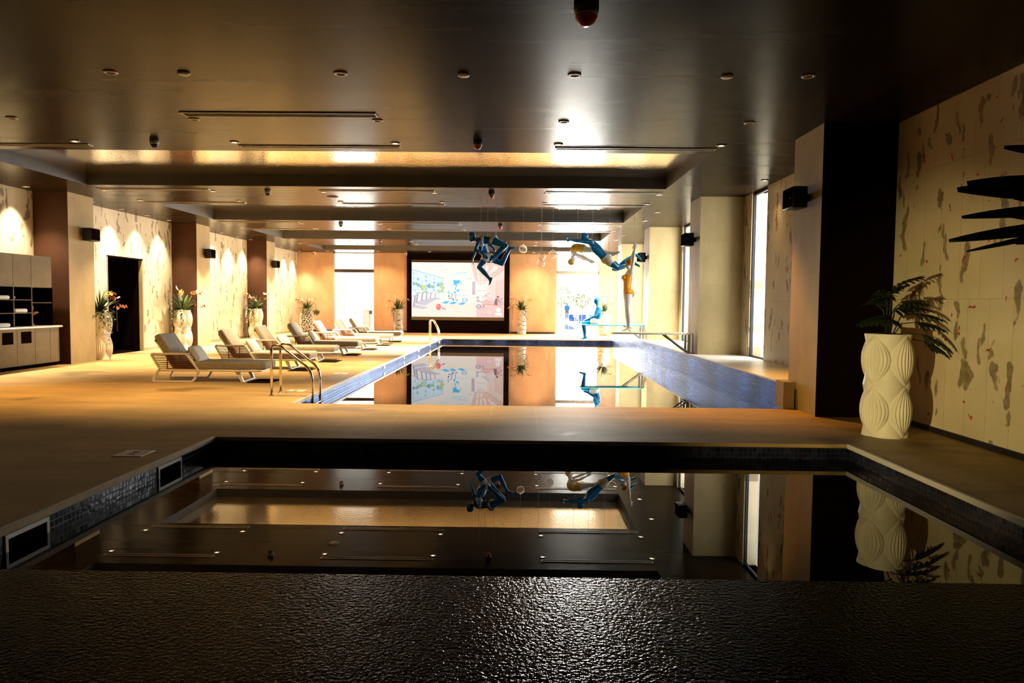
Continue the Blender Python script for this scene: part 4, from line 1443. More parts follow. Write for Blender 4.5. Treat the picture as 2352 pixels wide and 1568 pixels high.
def p_suit(F, p):
    n, t_ = F.classify(p)
    if n == 'low': return True
    if n == 'thigh': return t_ < .10
    return n == 'up' and t_ < .66


def p_briefs(F, p):
    n, t_ = F.classify(p); return (n == 'low' and t_ < .26) or (n == 'thigh' and t_ < .04)


def p_bra(F, p):
    n, t_ = F.classify(p); return n == 'up' and .22 < t_ < .52


V3 = lambda x, y, z: Vector((x, y, z))
# standing woman, arms raised, in profile facing the far side of the pool
yD = 16.9
JD = dict(hipL=V3(2.475, yD + .085, 1.78), hipR=V3(2.475, yD - .085, 1.78), waist=V3(2.455, yD, 1.99), neck=V3(2.50, yD, 2.29),
          shL=V3(2.535, yD + .155, 2.25), shR=V3(2.535, yD - .155, 2.25), elL=V3(2.555, yD + .13, 2.53), elR=V3(2.565, yD - .13, 2.53),
          wrL=V3(2.60, yD + .035, 2.77), wrR=V3(2.61, yD - .035, 2.77), hdL=V3(.03, -.008, .16), hdR=V3(.03, .008, .16), pnL=V3(0, -1, 0), pnR=V3(0, 1, 0), straight=V3(0, 0, 1),
          head=V3(2.485, yD, 2.44), face=V3(-1, 0, -.12), front=V3(-1, 0, .1), frontp=V3(-1, 0, 0),
          knL=V3(2.47, yD + .075, 1.40), knR=V3(2.475, yD - .075, 1.40), anL=V3(2.50, yD + .07, .985), anR=V3(2.50, yD - .07, .985), toL=V3(2.335, yD + .085, .885), toR=V3(2.335, yD - .085, .885))
sculpture(JD, 'white swimmer figure in orange suit and cap standing on the cream diving board', M_SKIN,
          [('swimsuit', M_ORA, p_suit), ('swim_cap', M_ORA, p_cap)], True, [(2.60, yD, 2.93)], (2.48, yD, .862))

# seated blue man on the turquoise board
yE = 23.4
JE = dict(hipL=V3(2.43, yE + .09, .955), hipR=V3(2.43, yE - .09, .955), waist=V3(2.47, yE, 1.15), neck=V3(2.465, yE, 1.43),
          shL=V3(2.475, yE + .19, 1.37), shR=V3(2.475, yE - .19, 1.37), elL=V3(2.38, yE + .22, 1.13), elR=V3(2.375, yE - .22, 1.13),
          wrL=V3(2.16, yE + .12, 1.02), wrR=V3(2.15, yE - .12, 1.02), pnL=V3(0, 0, -1), pnR=V3(0, 0, -1), hdL=V3(-.16, -.02, -.03), hdR=V3(-.16, .02, -.03),
          head=V3(2.425, yE, 1.615), face=V3(-1, 0, -.12), front=V3(-1, 0, 0), frontp=V3(-1, 0, 0),
          knL=V3(2.00, yE + .10, .905), knR=V3(2.00, yE - .10, .90), anL=V3(2.05, yE + .09, .44), anR=V3(2.055, yE - .09, .45), toL=V3(1.87, yE + .10, .36), toR=V3(1.87, yE - .10, .37))
sculpture(JE, 'blue seated male figure in white trunks at the end of the turquoise board', M_BLUE, [('trunks', M_CLOTH, p_shorts(.52))], False, (), (2.43, yE, .862))

# blue man diving forward
yB = 17.8
JB = dict(hipL=V3(2.05, yB + .09, 2.62), hipR=V3(2.06, yB - .09, 2.58), waist=V3(1.88, yB, 2.79), neck=V3(1.63, yB, 3.05),
          shL=V3(1.68, yB + .19, 3.05), shR=V3(1.66, yB - .19, 3.00), elL=V3(1.40, yB + .16, 3.07), elR=V3(1.38, yB - .16, 3.03),
          wrL=V3(1.18, yB + .06, 3.075), wrR=V3(1.17, yB - .06, 3.06), pnL=V3(0, -1, 0), pnR=V3(0, 1, 0), hdL=V3(-.1, -.02, .0), hdR=V3(-.1, .02, -.0), fistL=V3(0, 0, 1), fistR=V3(0, 0, 1),
          head=V3(1.515, yB, 3.14), headup=V3(-.25, 0, .95), face=V3(-.95, 0, -.35), front=V3(-.6, 0, -.8), frontp=V3(-.6, 0, -.8),
          knL=V3(2.41, yB + .19, 2.44), knR=V3(2.32, yB - .20, 2.37), anL=V3(2.76, yB + .12, 2.72), anR=V3(2.72, yB - .1, 2.49), toL=V3(2.94, yB + .12, 2.62), toR=V3(2.88, yB - .1, 2.42))
sculpture(JB, 'blue male figure in white trunks diving forward with outstretched arms under the ceiling', M_BLUE, [('trunks', M_CLOTH, p_shorts(.50))], False, [(1.72, yB, 3.14), (2.12, yB, 2.74)])

# white girl in a yellow suit, folded in a pike
yC = 18.75
JC = dict(hipL=V3(1.53, yC + .08, 2.92), hipR=V3(1.53, yC - .08, 2.92), waist=V3(1.37, yC, 2.97), neck=V3(1.32, yC, 2.74),
          shL=V3(1.35, yC + .14, 2.78), shR=V3(1.35, yC - .14, 2.78), elL=V3(1.55, yC + .15, 2.70), elR=V3(1.55, yC - .16, 2.72),
          wrL=V3(1.74, yC + .12, 2.62), wrR=V3(1.74, yC - .12, 2.63), pnL=V3(0, -1, 0), pnR=V3(0, 1, 0), straight=V3(0, 0, 1),
          head=V3(1.285, yC, 2.61), headup=V3(-.15, 0, -.98), face=V3(.95, 0, -.1), front=V3(.8, 0, -.3), frontp=V3(.2, 0, -1),
          knL=V3(1.93, yC + .08, 2.90), knR=V3(1.93, yC - .08, 2.87), anL=V3(2.33, yC + .07, 2.83), anR=V3(2.33, yC - .07, 2.80), toL=V3(2.53, yC + .07, 2.87), toR=V3(2.53, yC - .07, 2.85))
sculpture(JC, 'white female figure in yellow suit folded head-down behind the diving blue man', M_SKIN, [('swimsuit', M_YEL, p_suit), ('swim_cap', M_YEL, p_cap)], True, [(1.42, yC, 3.06)], scale=.92)

# blue woman in a white bikini, tucked jump
yA = 17.1
JA = dict(hipL=V3(-.72, yA + .085, 2.99), hipR=V3(-.70, yA - .085, 2.97), waist=V3(-.86, yA, 2.98), neck=V3(-1.09, yA, 2.985),
          shL=V3(-1.04, yA + .14, 2.94), shR=V3(-1.02, yA - .15, 2.93), elL=V3(-1.12, yA + .2, 2.73), elR=V3(-1.10, yA - .2, 2.73),
          wrL=V3(-1.17, yA + .14, 2.56), wrR=V3(-.93, yA - .17, 2.70), pnL=V3(1, 0, 0), pnR=V3(0, 1, 0), hdL=V3(-.01, -.02, -.1), hdR=V3(.04, 0, -.1),
          head=V3(-1.19, yA, 3.06), headup=V3(-.35, 0, .93), face=V3(-.8, 0, -.5), front=V3(-.35, 0, -.9), frontp=V3(.3, 0, -1),
          knL=V3(-.40, yA + .16, 2.86), knR=V3(-.38, yA - .12, 2.85), anL=V3(-.62, yA + .14, 2.60), anR=V3(-.69, yA - .1, 2.56), toL=V3(-.70, yA + .14, 2.46), toR=V3(-.76, yA - .1, 2.43))
sculpture(JA, 'blue female figure in white bikini crouched in mid-air in front of the screen', M_BLUE, [('bikini_briefs', M_CLOTH, p_briefs), ('bikini_top', M_CLOTH, p_bra)], True, [(-.98, yA, 3.03), (-.62, yA, 3.06)])

# blue man in white trunks, running jump behind her
yM = 17.75
JM = dict(hipL=V3(-.85, yM + .09, 2.64), hipR=V3(-.86, yM - .09, 2.64), waist=V3(-.93, yM, 2.78), neck=V3(-1.0, yM + .08, 2.97),
          shL=V3(-.97, yM + .22, 2.92), shR=V3(-1.02, yM - .12, 2.89), elL=V3(-.82, yM + .30, 2.96), elR=V3(-1.00, yM - .30, 2.72),
          wrL=V3(-.72, yM + .22, 2.86), wrR=V3(-.93, yM - .36, 2.66), pnL=V3(0, 0, -1), pnR=V3(0, 1, 0), fistL=V3(0, 0, 1),
          head=V3(-1.04, yM + .10, 3.06), headup=V3(-.2, .1, .95), face=V3(-.9, 0, -.3), front=V3(-.9, 0, -.3), frontp=V3(-.9, 0, -.4),
          knL=V3(-.49, yM + .05, 2.47), knR=V3(-1.05, yM - .12, 2.37), anL=V3(-.31, yM + .02, 2.82), anR=V3(-.78, yM - .1, 2.08), toL=V3(-.14, yM + .02, 2.86), toR=V3(-.80, yM - .1, 1.93))
sculpture(JM, 'blue male figure in white trunks leaping below the crouched blue woman', M_BLUE, [('trunks', M_CLOTH, p_shorts(.42))], False, [(-.86, yM + .15, 2.86)])

# hanging clear bubbles
M_BUB, nt_, b_ = new_mat('clear_bubble')
b_.inputs['Base Color'].default_value = (1, 1, 1, 1); b_.inputs['Roughness'].default_value = .02
lw = nt_.nodes.new('ShaderNodeLayerWeight'); lw.inputs[0].default_value = .35
tb = nt_.nodes.new('ShaderNodeBsdfTransparent'); mxs = nt_.nodes.new('ShaderNodeMixShader')
nt_.links.new(ramp(nt_, lw.outputs['Facing'], [(.2, .10), (.95, .6)]), mxs.inputs[0])
nt_.links.new(tb.outputs[0], mxs.inputs[1]); nt_.links.new(b_.outputs[0], mxs.inputs[2])
nt_.links.new(mxs.outputs[0], nt_.nodes['Material Output'].inputs[0])
for (x, y, z), lab in (((.02, 18.0, 2.85), 'clear hanging bubble nearest the crouching blue woman'), ((.51, 19.0, 2.75), 'clear hanging bubble, upper one of the touching pair'),
                       ((.50, 19.35, 2.58), 'clear hanging bubble, lower one of the touching pair'), ((.78, 18.5, 2.77), 'clear hanging bubble on the right, nearest the diving man')):
    t = thing('glass_bubble', lab, 'bubble', (x, y, z), 0, 'clear bubbles hanging over the pool')
    m = MB(); m.ball((0, 0, 0), .10, 28); m.build('sphere', M_BUB, t)
    m = MB(); m.lathe([(.012, .095), (.014, .105), (.004, .12)], 10); m.build('cap', M_FRAME, t)
    zc = CE + (TH if any(a < y < b2 for a, b2 in CY) else 0)
    m = MB(); m.tube([(0, 0, .11), (0, 0, zc - z)], .002, 5); m.build('wire', M_FRAME, t)

# ------------------------------------------------------------------ vases


def carved_vase(label):
    """tall vase with staggered pointed lenses, every second column of them ribbed"""
    N, Z = 336, 110; H = 1.19
    vs = []; fs = []
    for j in range(Z + 1):
        tz = j / Z
        w = (PI / 4) * abs(math.sin(2 * PI * tz)) ** .95 * .98
        ws = PI / 4 - w + PI / 4 - .0
        for i in range(N):
            th = 2 * PI * i / N
            d = ((th + PI / 4) % (PI / 2)) - PI / 4                # angle to the nearest ribbed column
            if abs(d) < w:
                q = abs(d) / w
                r = .225 + .060 * (w / (PI / 4)) * math.sqrt(1 - q * q) ** .9
                r += .0075 * math.cos(d / max(w, .05) * PI * 10.5) * (1 - q ** 8) * min(1, w * 3)
            else:
                d2 = PI / 4 - abs(d); w2 = PI / 4 - w
                q = min(1, d2 / max(w2, .02))
                r = .215 + .036 * (w2 / (PI / 4)) * math.sqrt(max(0, 1 - q * q))
                if abs(abs(d) - w) < .05: r += .010 * (1 - (abs(d) - w) / .05)
            vs.append((r * math.cos(th), r * math.sin(th), H * tz))
    for j in range(Z):
        for i in range(N):
            i2 = (i + 1) % N
            fs.append((j * N + i, j * N + i2, (j + 1) * N + i2, (j + 1) * N + i))
    fs.append(tuple(range(N))[::-1])
    t = thing('carved_vase', label, 'vase', group='tall wavy carved vases')
    m = MB(); m.add(vs, fs, 0, True); m.build('body', M_CERAM, t)
    m = MB(); m.lathe([(.205, 1.17), (.205, 1.192), (.222, 1.192), (.224, 1.17)], 40); m.build('rim', M_CERAM, t)
    m = MB(); m.lathe([(.0, 1.12), (.21, 1.12)], 32); m.build('soil', M_NOTCH, t)
    return t


VZ = [(4.27, 8.46, -62, 1.0, 'cream carved vase with ribbed lens pattern standing beside the stone panels at right'),
      (-10.52, 17.86, 20, 1.0, 'white wavy vase half hidden behind the first pier of the left wall'),
      (-10.72, 22.72, 10, 1.0, 'white wavy vase in front of the second pier of the left wall'),
      (-10.72, 29.0, 40, 1.0, 'white wavy vase in front of the third pier of the left wall')]
v0 = None
for (x, y, a, sc2, lab) in VZ:
    if v0 is None: v0 = o = carved_vase(lab)
    else: o = copy_tree(v0); o['label'] = lab
    o.location = (x, y, 0); o.rotation_euler = (0, 0, R(a))

# openwork lattice vase
rl = random.Random(11)
t = thing('lattice_vase', 'white openwork lattice vase in the far left corner', 'vase', (-10.42, 34.95, 0))
bm = bmesh.new(); rows, n = 11, 14; G = []
prof = lambda q: .20 + .135 * math.sin(PI * (.12 + .80 * q)) ** 1.2
for j in range(rows + 1):
    row = []
    for i in range(n):
        q = j / rows + (rl.uniform(-.03, .03) if 0 < j < rows else 0)
        th = 2 * PI * (i + (.5 if (j // 1) % 2 else 0) + rl.uniform(-.16, .16)) / n
        r = prof(q); row.append(bm.verts.new((r * math.cos(th), r * math.sin(th), .01 + 1.14 * q)))
    G.append(row)
for j in range(rows):
    for i in range(n):
        a, b1 = G[j][i], G[j][(i + 1) % n]
        if j % 2 == 0: c1, c2 = G[j + 1][i], G[j + 1][i - 1]; bm.faces.new((a, b1, c1)); bm.faces.new((a, c1, c2))
        else: c1, c2 = G[j + 1][i], G[j + 1][(i + 1) % n]; bm.faces.new((a, b1, c2)); bm.faces.new((a, c2, c1))
ed = [e for e in bm.edges if not e.is_boundary]; rl.shuffle(ed)
used_f = set(); dis = []
for e in ed:
    ks = [f_.index for f_ in e.link_faces]
    bm.faces.index_update()
    fa, fb = e.link_faces
    if fa in used_f or fb in used_f: continue
    used_f.add(fa); used_f.add(fb); dis.append(e)
bmesh.ops.dissolve_edges(bm, edges=dis)
me = bpy.data.meshes.new('lattice'); bm.to_mesh(me); bm.free(); me.materials.append(M_WHITE)
o = bpy.data.objects.new('lattice', me); COL.objects.link(o); o.parent = t
md = o.modifiers.new('w', 'WIREFRAME'); md.thickness = .034; md.use_even_offset = False; md.use_replace = True
m = MB(); m.lathe([(.0, .02), (.18, .02), (.26, .4), (.26, .8), (.17, 1.1)], 28); m.build('inner_pot', plain('brown_liner', (.22, .13, .06), .7), t)

# segmented birch-like vases either side of the screen


def birch_vase(label):
    t = thing('birch_vase', label, 'vase', group='segmented vases beside the screen')
    r2 = random.Random(5); H = 1.18; N, Z = 36, 60; vs = []; fs = []
    cuts = [.0, .17, .36, .56, .76, .93, 1.01]
    for j in range(Z + 1):
        q = j / Z
        for i in range(N):
            th = 2 * PI * i / N
            qq = q + .025 * math.sin(th * 2 + q * 9)
            k_ = max(0, max(x for x in range(6) if cuts[x] <= max(0, qq)))
            tt = (max(0, qq) - cuts[k_]) / (cuts[k_ + 1] - cuts[k_])
            r = (.205 - .02 * q) * (.90 + .17 * math.sin(PI * min(1, tt)) ** .6) + .012 * math.sin(th + k_ * 2.1)
            vs.append((r * math.cos(th), r * math.sin(th), H * q))
    for j in range(Z):
        for i in range(N):
            fs.append((j * N + i, j * N + (i + 1) % N, (j + 1) * N + (i + 1) % N, (j + 1) * N + i))
    fs.append(tuple(range(N))[::-1])
    m = MB(); m.add(vs, fs, 0, True); m.build('body', M_BIRCH, t)
    for k_, c_ in enumerate(cuts[1:5]):
        a0 = r2.uniform(3.6, 4.6)
        m = MB(); pts = []
        for q in range(9):
            th = a0 + q * .16; rr_ = (.205 - .02 * c_) * .93 + .012 * math.sin(th + k_ * 2.1)
            pts.append((rr_ * math.cos(th), rr_ * math.sin(th), H * (c_ - .025 * math.sin(th * 2 + c_ * 9))))
        m.tube(pts, [.003, .012, .018, .021, .022, .020, .016, .010, .003], 8); m.build('slit', M_NOTCH, t)
    m = MB(); m.lathe([(.0, 1.15), (.165, 1.15)], 24); m.build('soil', M_NOTCH, t)
    return t


bv = birch_vase('grey white segmented vase standing left of the screen'); bv.location = (-5.93, 34.75, 0)
b2 = copy_tree(bv); b2.location = (.02, 35.45, 0); b2['label'] = 'grey white segmented vase standing right of the screen'; b2.rotation_euler = (0, 0, .4)
t = thing('crackle_vase', 'cracked cream vase by the right glass door behind the seated blue figure', 'vase', (3.95, 34.95, 0))
m = MB(); m.lathe([(.0, 0), (.20, 0), (.235, .03), (.30, .30), (.335, .58), (.32, .86), (.25, 1.08), (.20, 1.16), (.19, 1.16), (.19, 1.10), (.0, 1.10)], 40); m.build('body', M_CRACK, t)

# ------------------------------------------------------------------ plant arrangements
GREENS = [(.055, .10, .02), (.03, .065, .02), (.10, .13, .03), (.02, .045, .015), (.13, .12, .03)]


def orchid(m, tip, d, n, cols, rnd, sz=.035):
    """blossoms strung along the last stretch of a stem"""
    for q in range(n):
        c_ = Vector(tip) - Vector(d) * .045 * q + Vector((rnd.uniform(-.03, .03), rnd.uniform(-.03, .03), rnd.uniform(-.03, .03)))
        col = cols[rnd.randrange(len(cols))]
        ax = Vector((rnd.uniform(-1, 1), rnd.uniform(-1, .2), rnd.uniform(-.5, 1))).normalized()
        u = ax.orthogonal().normalized(); w = ax.cross(u)
        for k in range(5):
            a = 2 * PI * k / 5
            m.leaf(c_, u * math.cos(a) + w * math.sin(a) + ax * .35, sz * rnd.uniform(.9, 1.3), sz * .9, .3, ax, 0, 3, .2, 1, col)


def arrangement(x, y, z, seed, label, kind, vine_side=0, scale=1.0):
    rnd = random.Random(seed)
    t = thing('flower_arrangement', label, 'plant', (x, y, z), 0, None)
    k = scale
    m = MB()                                                # upright foliage
    for q in range(46):
        a = rnd.uniform(0, 2 * PI); e = rnd.uniform(.35, 1.35)
        d = Vector((math.cos(a) * math.cos(e), math.sin(a) * math.cos(e), math.sin(e)))
        base = Vector((math.cos(a) * rnd.uniform(0, .1), math.sin(a) * rnd.uniform(0, .1), rnd.uniform(-.03, .06)))
        m.leaf(base, d, rnd.uniform(.28, .55) * k, rnd.uniform(.04, .11) * k, rnd.uniform(.2, 1.2), mi=0, col=GREENS[rnd.randrange(4)])
    m.build('foliage', M_GREEN, t)
    m = MB()                                                # spiky palm leaf fan
    fa = rnd.uniform(0, 2 * PI)
    for q in range(22):
        e = rnd.uniform(.75, 1.5); a = fa + rnd.uniform(-1.3, 1.3)
        d = Vector((math.cos(a) * math.cos(e), math.sin(a) * math.cos(e), math.sin(e)))
        m.leaf((0, 0, .02), d, rnd.uniform(.40, .62) * k, .022 * k, rnd.uniform(.0, .3), col=GREENS[3 if q % 2 else 1])
    m.build('palm_fan', M_GREEN, t)
    pink = [(.75, .20, .10), (.80, .36, .16), (.72, .14, .12)]; yel = [(.85, .50, .08), (.80, .62, .15)]
    for s_ in range(kind.get('orchid', 4)):                   # arching orchid stems
        a = rnd.uniform(0, 2 * PI) if s_ > 1 else (0.2 if s_ == 0 else PI - .2)
        L = rnd.uniform(.42, .62) * k; up = rnd.uniform(.35, .62) * k
        pts = [Vector((math.cos(a) * L * q / 6, math.sin(a) * L * .5 * q / 6, up * math.sin(PI * .62 * q / 6))) for q in range(7)]
        sp_ = MB(); sp_.tube(pts, [.006] * 7, 5)
        st = sp_.build('stem', plain('stem_green', (.08, .10, .03), .6) if 'stem_green' not in bpy.data.materials else bpy.data.materials['stem_green'], t)
        m = MB(); orchid(m, pts[-1], (pts[-1] - pts[-3]).normalized(), 6, pink if s_ % 3 else yel, rnd, .045 * k)
        m.build('orchid_blossoms', M_PETAL, st)
    for s_ in range(kind.get('lily', 1)):                     # anthurium / calla
        a = rnd.uniform(0, 2 * PI); L = rnd.uniform(.45, .62) * k
        tip = Vector((math.cos(a) * .16, math.sin(a) * .1, L))
        m = MB(); m.tube([(0, 0, 0), tip * .5 + Vector((0, 0, .04)), tip], .005, 5)
        st = m.build('lily_stem', bpy.data.materials['stem_green'] if 'stem_green' in bpy.data.materials else M_LEAFD, t)
        m = MB(); m.leaf(tip - Vector((0, 0, .04)), Vector((math.cos(a) * .5, math.sin(a) * .5, .9)), .15 * k, .08 * k, .1, Vector((math.cos(a), 0, .2)), 0, 5, .5, 1, (.85, .74, .50)); m.build('lily_bloom', M_PETAL, st)
    if vine_side is not None:
        m = MB()                                            # trailing ivy over the rim
        for s_ in range(6):
            a = vine_side + rnd.uniform(-.6, .6); r0 = .245
            p = Vector((math.cos(a) * r0, math.sin(a) * r0, .05)); drop = rnd.uniform(.35, .72) * k
            nl = int(drop / .028)
            for q in range(nl):
                f_ = q / nl
                pos = p + Vector((math.cos(a) * .05 + rnd.uniform(-.045, .045), math.sin(a) * .05 + rnd.uniform(-.045, .045), -drop * f_))
                d = Vector((math.cos(a) + rnd.uniform(-1, 1), math.sin(a) + rnd.uniform(-1, 1), rnd.uniform(-1, .3)))
                m.leaf(pos, d, .06 * k * (1 - .4 * f_), .05 * k * (1 - .4 * f_), .4, Vector((math.cos(a), math.sin(a), .4)), 0, 3, .2, 1, GREENS[rnd.randrange(5)])
        m.build('trailing_ivy', M_GREEN, t)
    if kind.get('pendant'):
        sgn = kind['pendant']
        m = MB(); pts = [(0, 0, .05), (sgn * .2, 0, .30), (sgn * .36, 0, .34), (sgn * .44, 0, .22), (sgn * .45, 0, -.10 - kind.get('drop', .1))]
        m.tube(pts, .008, 6); m.build('hanging_stem', M_LEAFD, t)
        if kind.get('tuft'):
            m = MB()
            for q in range(26):
                a = 2 * PI * q / 26
                m.leaf((sgn * .47 + .0, 0, -.12), (math.cos(a), rnd.uniform(-.5, .5), math.sin(a) * .8), .19, .035, .1, Vector((0, -1, 0)), col=GREENS[q % 3])
            m.build('leaf_rosette', M_GREEN, t)
        else:
            m = MB(); orchid(m, (sgn * .68, 0, .16), (sgn * 1, 0, 0), 7, pink, rnd, .045); m.build('side_blossoms', M_PETAL, t)
            m = MB(); m.tube([(sgn * .36, 0, .34), (sgn * .5, 0, .24), (sgn * .72, 0, .15)], .005, 5); m.build('side_stem', M_LEAFD, t)
    return t


arrangement(-10.52, 17.86, 1.16, 21, 'arrangement of orchids and trailing ivy in the vase behind the first pier', dict(orchid=4, lily=1, pendant=1, drop=.35), R(-20), 1.0)
arrangement(-10.72, 22.72, 1.16, 22, 'large arrangement with orange orchids and ivy in the vase at the second pier', dict(orchid=5, lily=2, pendant=1, drop=.42), R(-100), 1.15)
arrangement(-10.72, 29.0, 1.16, 23, 'arrangement of pink and yellow orchids in the vase at the third pier', dict(orchid=6, lily=1), R(-100), 1.1)
arrangement(-10.42, 34.95, 1.10, 24, 'arrangement with a hanging rosette of leaves in the white lattice vase', dict(orchid=4, lily=2, pendant=1, tuft=1, drop=.0), R(-90), 1.05)
arrangement(-5.93, 34.75, 1.14, 25, 'spiky arrangement with white lilies in the segmented vase left of the screen', dict(orchid=2, lily=3), R(-150), 1.05)
arrangement(.02, 35.45, 1.14, 26, 'spiky arrangement with yellow blossoms in the segmented vase right of the screen', dict(orchid=3, lily=2, pendant=-1, drop=.35), R(-30), 1.05)
arrangement(3.95, 34.95, 1.08, 27, 'bright green arrangement with a pale lily in the cracked vase by the right glass door', dict(orchid=3, lily=2), None, 1.1)

# philodendron in the carved vase at right
t = thing('philodendron', 'dark philodendron with lobed leaves growing from the cream carved vase at right', 'plant', (4.27, 8.46, 1.13))
rnd = random.Random(31)
PH = [(-.06, .0, .50, -.3, .5), (.02, -.05, .60, .6, .8), (-.12, .05, .40, -.2, .5), (.14, -.02, .44, 1, .2), (.26, -.08, .30, 1, -.1), (.10, .08, .34, .7, .4), (-.10, -.10, .26, -.5, -.1), (.34, .0, .20, 1, -.2), (.02, .12, .50, .2, .7), (.20, .12, .38, 1, .1), (-.02, -.14, .22, -.5, .3), (.30, -.2, .06, 1, -.7), (.40, -.08, -.02, 1, -.8), (.10, -.1, .40, .3, .4)]
for (dx, dy, dz, sx, sz) in PH:
    tip = Vector((dx, dy, dz))
    m = MB(); m.tube([(dx * .1, dy * .1, 0), (dx * .45, dy * .4, dz * .75 + .03), tip], [.008, .007, .005], 6)
    st = m.build('stalk', M_PHILO, t)
    m = MB()
    d = Vector((sx * .9, rnd.uniform(-.5, .1), sz * .5)).normalized(); L = rnd.uniform(.24, .34)
    side = d.cross(Vector((0, -.35, 1))).normalized()
    for q in range(6):
        f_ = q / 5; p = tip + d * L * f_ * .85 - Vector((0, 0, .05 * f_ * f_))
        ln = (.15 - .06 * f_) * rnd.uniform(.9, 1.15)
        for s_ in (1, -1):
            m.leaf(p, (side * s_ * (1 - .45 * f_) + d * (.35 + .7 * f_) + Vector((0, 0, -.15))).normalized(), ln, .062, .45, Vector((0, -.35, 1)), 0, 4, .15, .6)
    m.leaf(tip, d, L * 1.1, .07, .25, Vector((0, -.3, 1)))
    m.build('lobed_leaf', M_PHILO, st)

# long-leaved plant at the right edge, its unlit dark put into the leaf colour
t = thing('long_leaved_plant', 'dark long-leaved plant reaching into view at the right edge', 'plant', (4.35, 5.5, 0))
m = MB(); m.lathe([(.0, 0), (.18, 0), (.22, .05), (.24, .5), (.26, .55), (.23, .55), (.22, .48), (.0, .48)], 28); m.build('pot', M_BLACK, t)
LV = [((-.10, 0, 2.42), (-1.03, .0, 2.455), .15), ((-.12, .02, 2.36), (-1.07, .05, 2.415), .17), ((-.05, 0, 2.32), (-.72, -.05, 2.34), .16), ((-.05, .0, 2.26), (-1.06, .0, 2.205), .10), ((-.06, .04, 2.20), (-.70, .02, 2.215), .15),
      ((-.10, .0, 2.14), (-1.15, .0, 2.03), .105), ((-.08, -.03, 2.12), (-1.05, -.05, 1.945), .05), ((-.05, 0, 2.08), (-.68, -.04, 2.0), .09), ((-.1, 0, 2.62), (-.70, .1, 2.735), .12), ((.0, .0, 2.5), (.35, .3, 2.7), .14), ((.0, .1, 2.4), (.2, .6, 2.5), .14), ((0, -.1, 2.3), (.1, -.7, 2.3), .14)]
for (a, b_, w_) in LV:
    a, b_ = Vector(a), Vector(b_)
    m = MB(); m.leaf(a, b_ - a, (b_ - a).length, w_, .05, Vector((0, -.9, .45)), 0, 9, .1, .75); lf = m.build('leaf', M_LEAFD, t, solid=.003)
    m = MB(); m.tube([(0, 0, .48), (a.x * .3, a.y, a.z * .7), (a.x * .5, a.y, a.z), a], [.014, .012, .010, .007], 6); m.build('stalk', M_LEAFD, lf)

# ------------------------------------------------------------------ outside the back doors
g = MB(); g.box(-70, 70, BW + .3, 140, -.25, -.12); g.box(LW - 1, RW + 1, BW, BW + 1.2, -.12, -.02)
struct(g, 'ground', plain('pale_terrace', (.80, .78, .72), .7), 'bright pale terrace outside the glass doors', 'terrace')
g = MB(); g.box(-6, 3.6, 46, 76, -.125, -.115)
clean(g.build('outdoor_water', plain('outdoor_pool_water', (.35, .55, .62), .05)), 'bright outdoor pool water beyond the right glass door', 'water', None, 'stuff')
for (x, y, h, sd, lab) in ((5.2, 96, 4.2, 1, 'pale sunlit tree beyond the outdoor pool, seen through the right glass door'), (8.3, 100, 3.2, 2, 'lower sunlit tree right of the taller one, seen through the right glass door')):
    t = thing('garden_tree', lab, 'tree', (x, y, -.12)); rnd = random.Random(sd)
    m = MB(); m.tube([(0, 0, 0), (.1, 0, h * .4), (0, 0, h * .7)], [.12, .09, .05], 8); m.build('trunk', M_PEARL, t)
    m = MB()
    for q in range(420):
        a = rnd.uniform(0, 2 * PI); e = rnd.uniform(-1, 1); r_ = rnd.uniform(.4, 1) ** .5
        p = Vector((math.cos(a) * r_ * h * .42 * math.sqrt(1 - e * e), math.sin(a) * r_ * h * .42 * math.sqrt(1 - e * e), h * .62 + e * h * .36 * r_))
        m.leaf(p, (rnd.uniform(-1, 1), rnd.uniform(-1, 1), rnd.uniform(-.5, 1)), .34, .16, .3, col=[(.32, .42, .14), (.40, .48, .22), (.25, .38, .14)][rnd.randrange(3)], seg=3)
    m.build('crown', M_GREEN, t)
JP = dict(hipL=V3(-.09, 0, .90), hipR=V3(.09, 0, .90), waist=V3(0, 0, 1.1), neck=V3(.01, 0, 1.42), shL=V3(-.18, 0, 1.37), shR=V3(.19, 0, 1.37), elL=V3(-.22, .0, 1.10), elR=V3(.22, -.02, 1.10),
          wrL=V3(-.20, -.08, .86), wrR=V3(.16, -.16, .92), hdL=V3(0, -.02, -.1), hdR=V3(-.1, -.02, 0), head=V3(.02, -.02, 1.58), face=V3(-.4, -1, -.3), front=V3(-.3, -1, 0), frontp=V3(-.3, -1, 0), pnL=V3(1, 0, 0), pnR=V3(0, 0, 1),
          knL=V3(-.10, -.02, .48), knR=V3(.10, -.03, .48), anL=V3(-.10, .02, .08), anR=V3(.11, .02, .08), toL=V3(-.13, -.16, .03), toR=V3(.12, -.17, .03))
F = Figure(JP); me = F.mesh('body', .02); me.materials.clear(); me.materials.append(plain('skin', (.35, .20, .13), .6))
t = thing('person', 'person in blue shirt standing by the outdoor pool, seen through the right glass door', 'person', (4.86, 77.5, -.12))
b = bpy.data.objects.new('body', me); COL.objects.link(b); b.parent = t
def p_shirt(p):
    n, t_ = F.classify(p); return n == 'up' or (n == 'low' and t_ > .35) or (n == 'arm' and p.z > 1.02)
def p_trous(p):
    n, t_ = F.classify(p); return n in ('thigh', 'shin') or (n == 'low' and t_ <= .38)
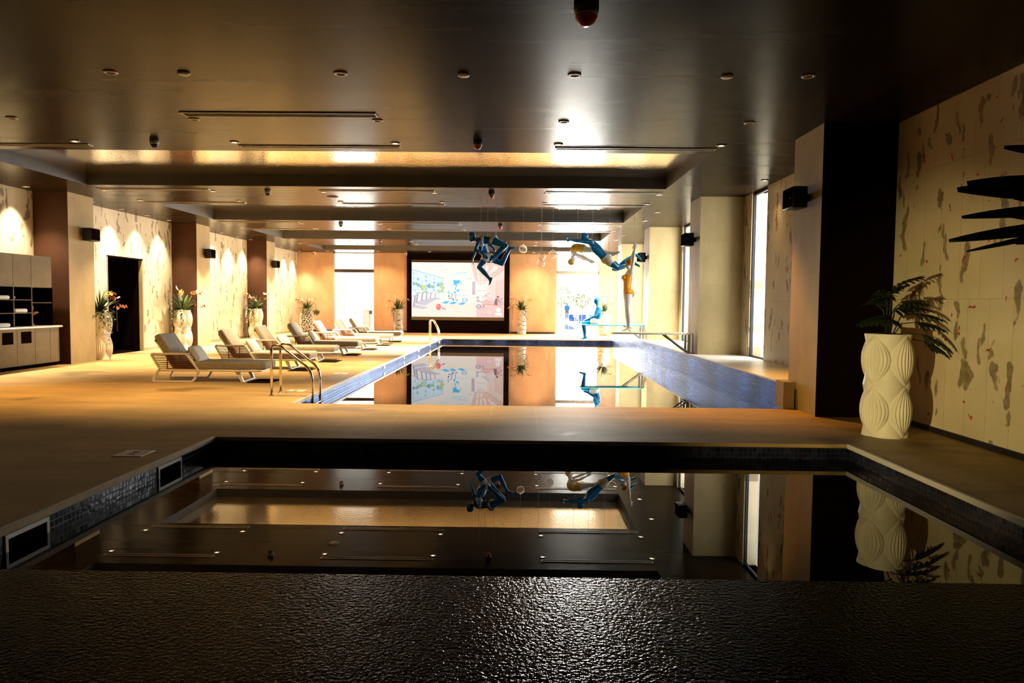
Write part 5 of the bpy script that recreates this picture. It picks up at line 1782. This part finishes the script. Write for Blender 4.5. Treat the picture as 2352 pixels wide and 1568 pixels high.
cloth_from(b, 'shirt', plain('blue_shirt', (.01, .14, .36), .7), p_shirt, t, .015)
cloth_from(b, 'trousers', plain('grey_trousers', (.06, .10, .15), .7), p_trous, t, .012)
cloth_from(b, 'hair', M_BLACK, lambda p: (lambda c, hu, fc: F.classify(p)[0] == 'head' and ((p - c).dot(hu) - (p - c).dot(fc) * .9) > .02)(*F.head), t, .012)
M_BLUEC = plain('blue_fabric', (.02, .10, .42), .7)
d0 = None
for i, (x, y) in enumerate(((4.45, 62), (5.3, 62), (6.1, 60.5))):
    if d0 is None:
        d0 = t = thing('outdoor_lounger', 'x', 'lounger', group='blue outdoor loungers')
        m = MB(); m.rbox(-.35, .35, -.9, .9, .0, .2, .03); m.build('base', M_FRAME, t)
        m = MB(); m.rbox(-.35, .35, -.9, .5, .2, .34, .05); m.build('seat_cushion', M_BLUEC, t)
        m = MB(); m.rbox(-.35, .35, .5, .66, .2, .72, .05); m.build('backrest', M_BLUEC, t)
    else: t = copy_tree(d0)
    t.location = (x, y, -.12); t['label'] = 'blue outdoor lounger seen through the right glass door, %s of three' % ('left one', 'middle one', 'right one')[i]
for i, (x, y) in enumerate(((4.45, 58.5), (4.85, 58.5))):
    t = thing('slim_post', 'slim pale post standing outside the right glass door, %s of two' % ('left', 'right')[i], 'post', (x, y, -.12), 0, 'slim outdoor posts')
    m = MB(); m.tube([(0, 0, 0), (0, 0, 1.25)], .02, 8); m.build('pole', M_FRAME, t)
    m = MB(); m.lathe([(.16, 0), (.16, .03), (.03, .05)], 16); m.build('foot', M_FRAME, t)
t = thing('outdoor_cabinet', 'pale pink cabinet standing outside the left glass door', 'cabinet', (-8.65, 40.5, -.12))
m = MB(); m.rbox(-.22, .22, -.2, .2, 0, 1.2, .02); m.build('body', plain('pale_pink', (.55, .42, .36), .6), t)
m = MB(); m.rbox(-.20, .12, -.215, -.2, .1, 1.1, .005); m.build('door', plain('pale_pink_door', (.60, .47, .42), .6), t)
m = MB(); m.box(.14, .30, -.22, -.19, .95, 1.15); m.build('label_plate', M_NOTCH, t)
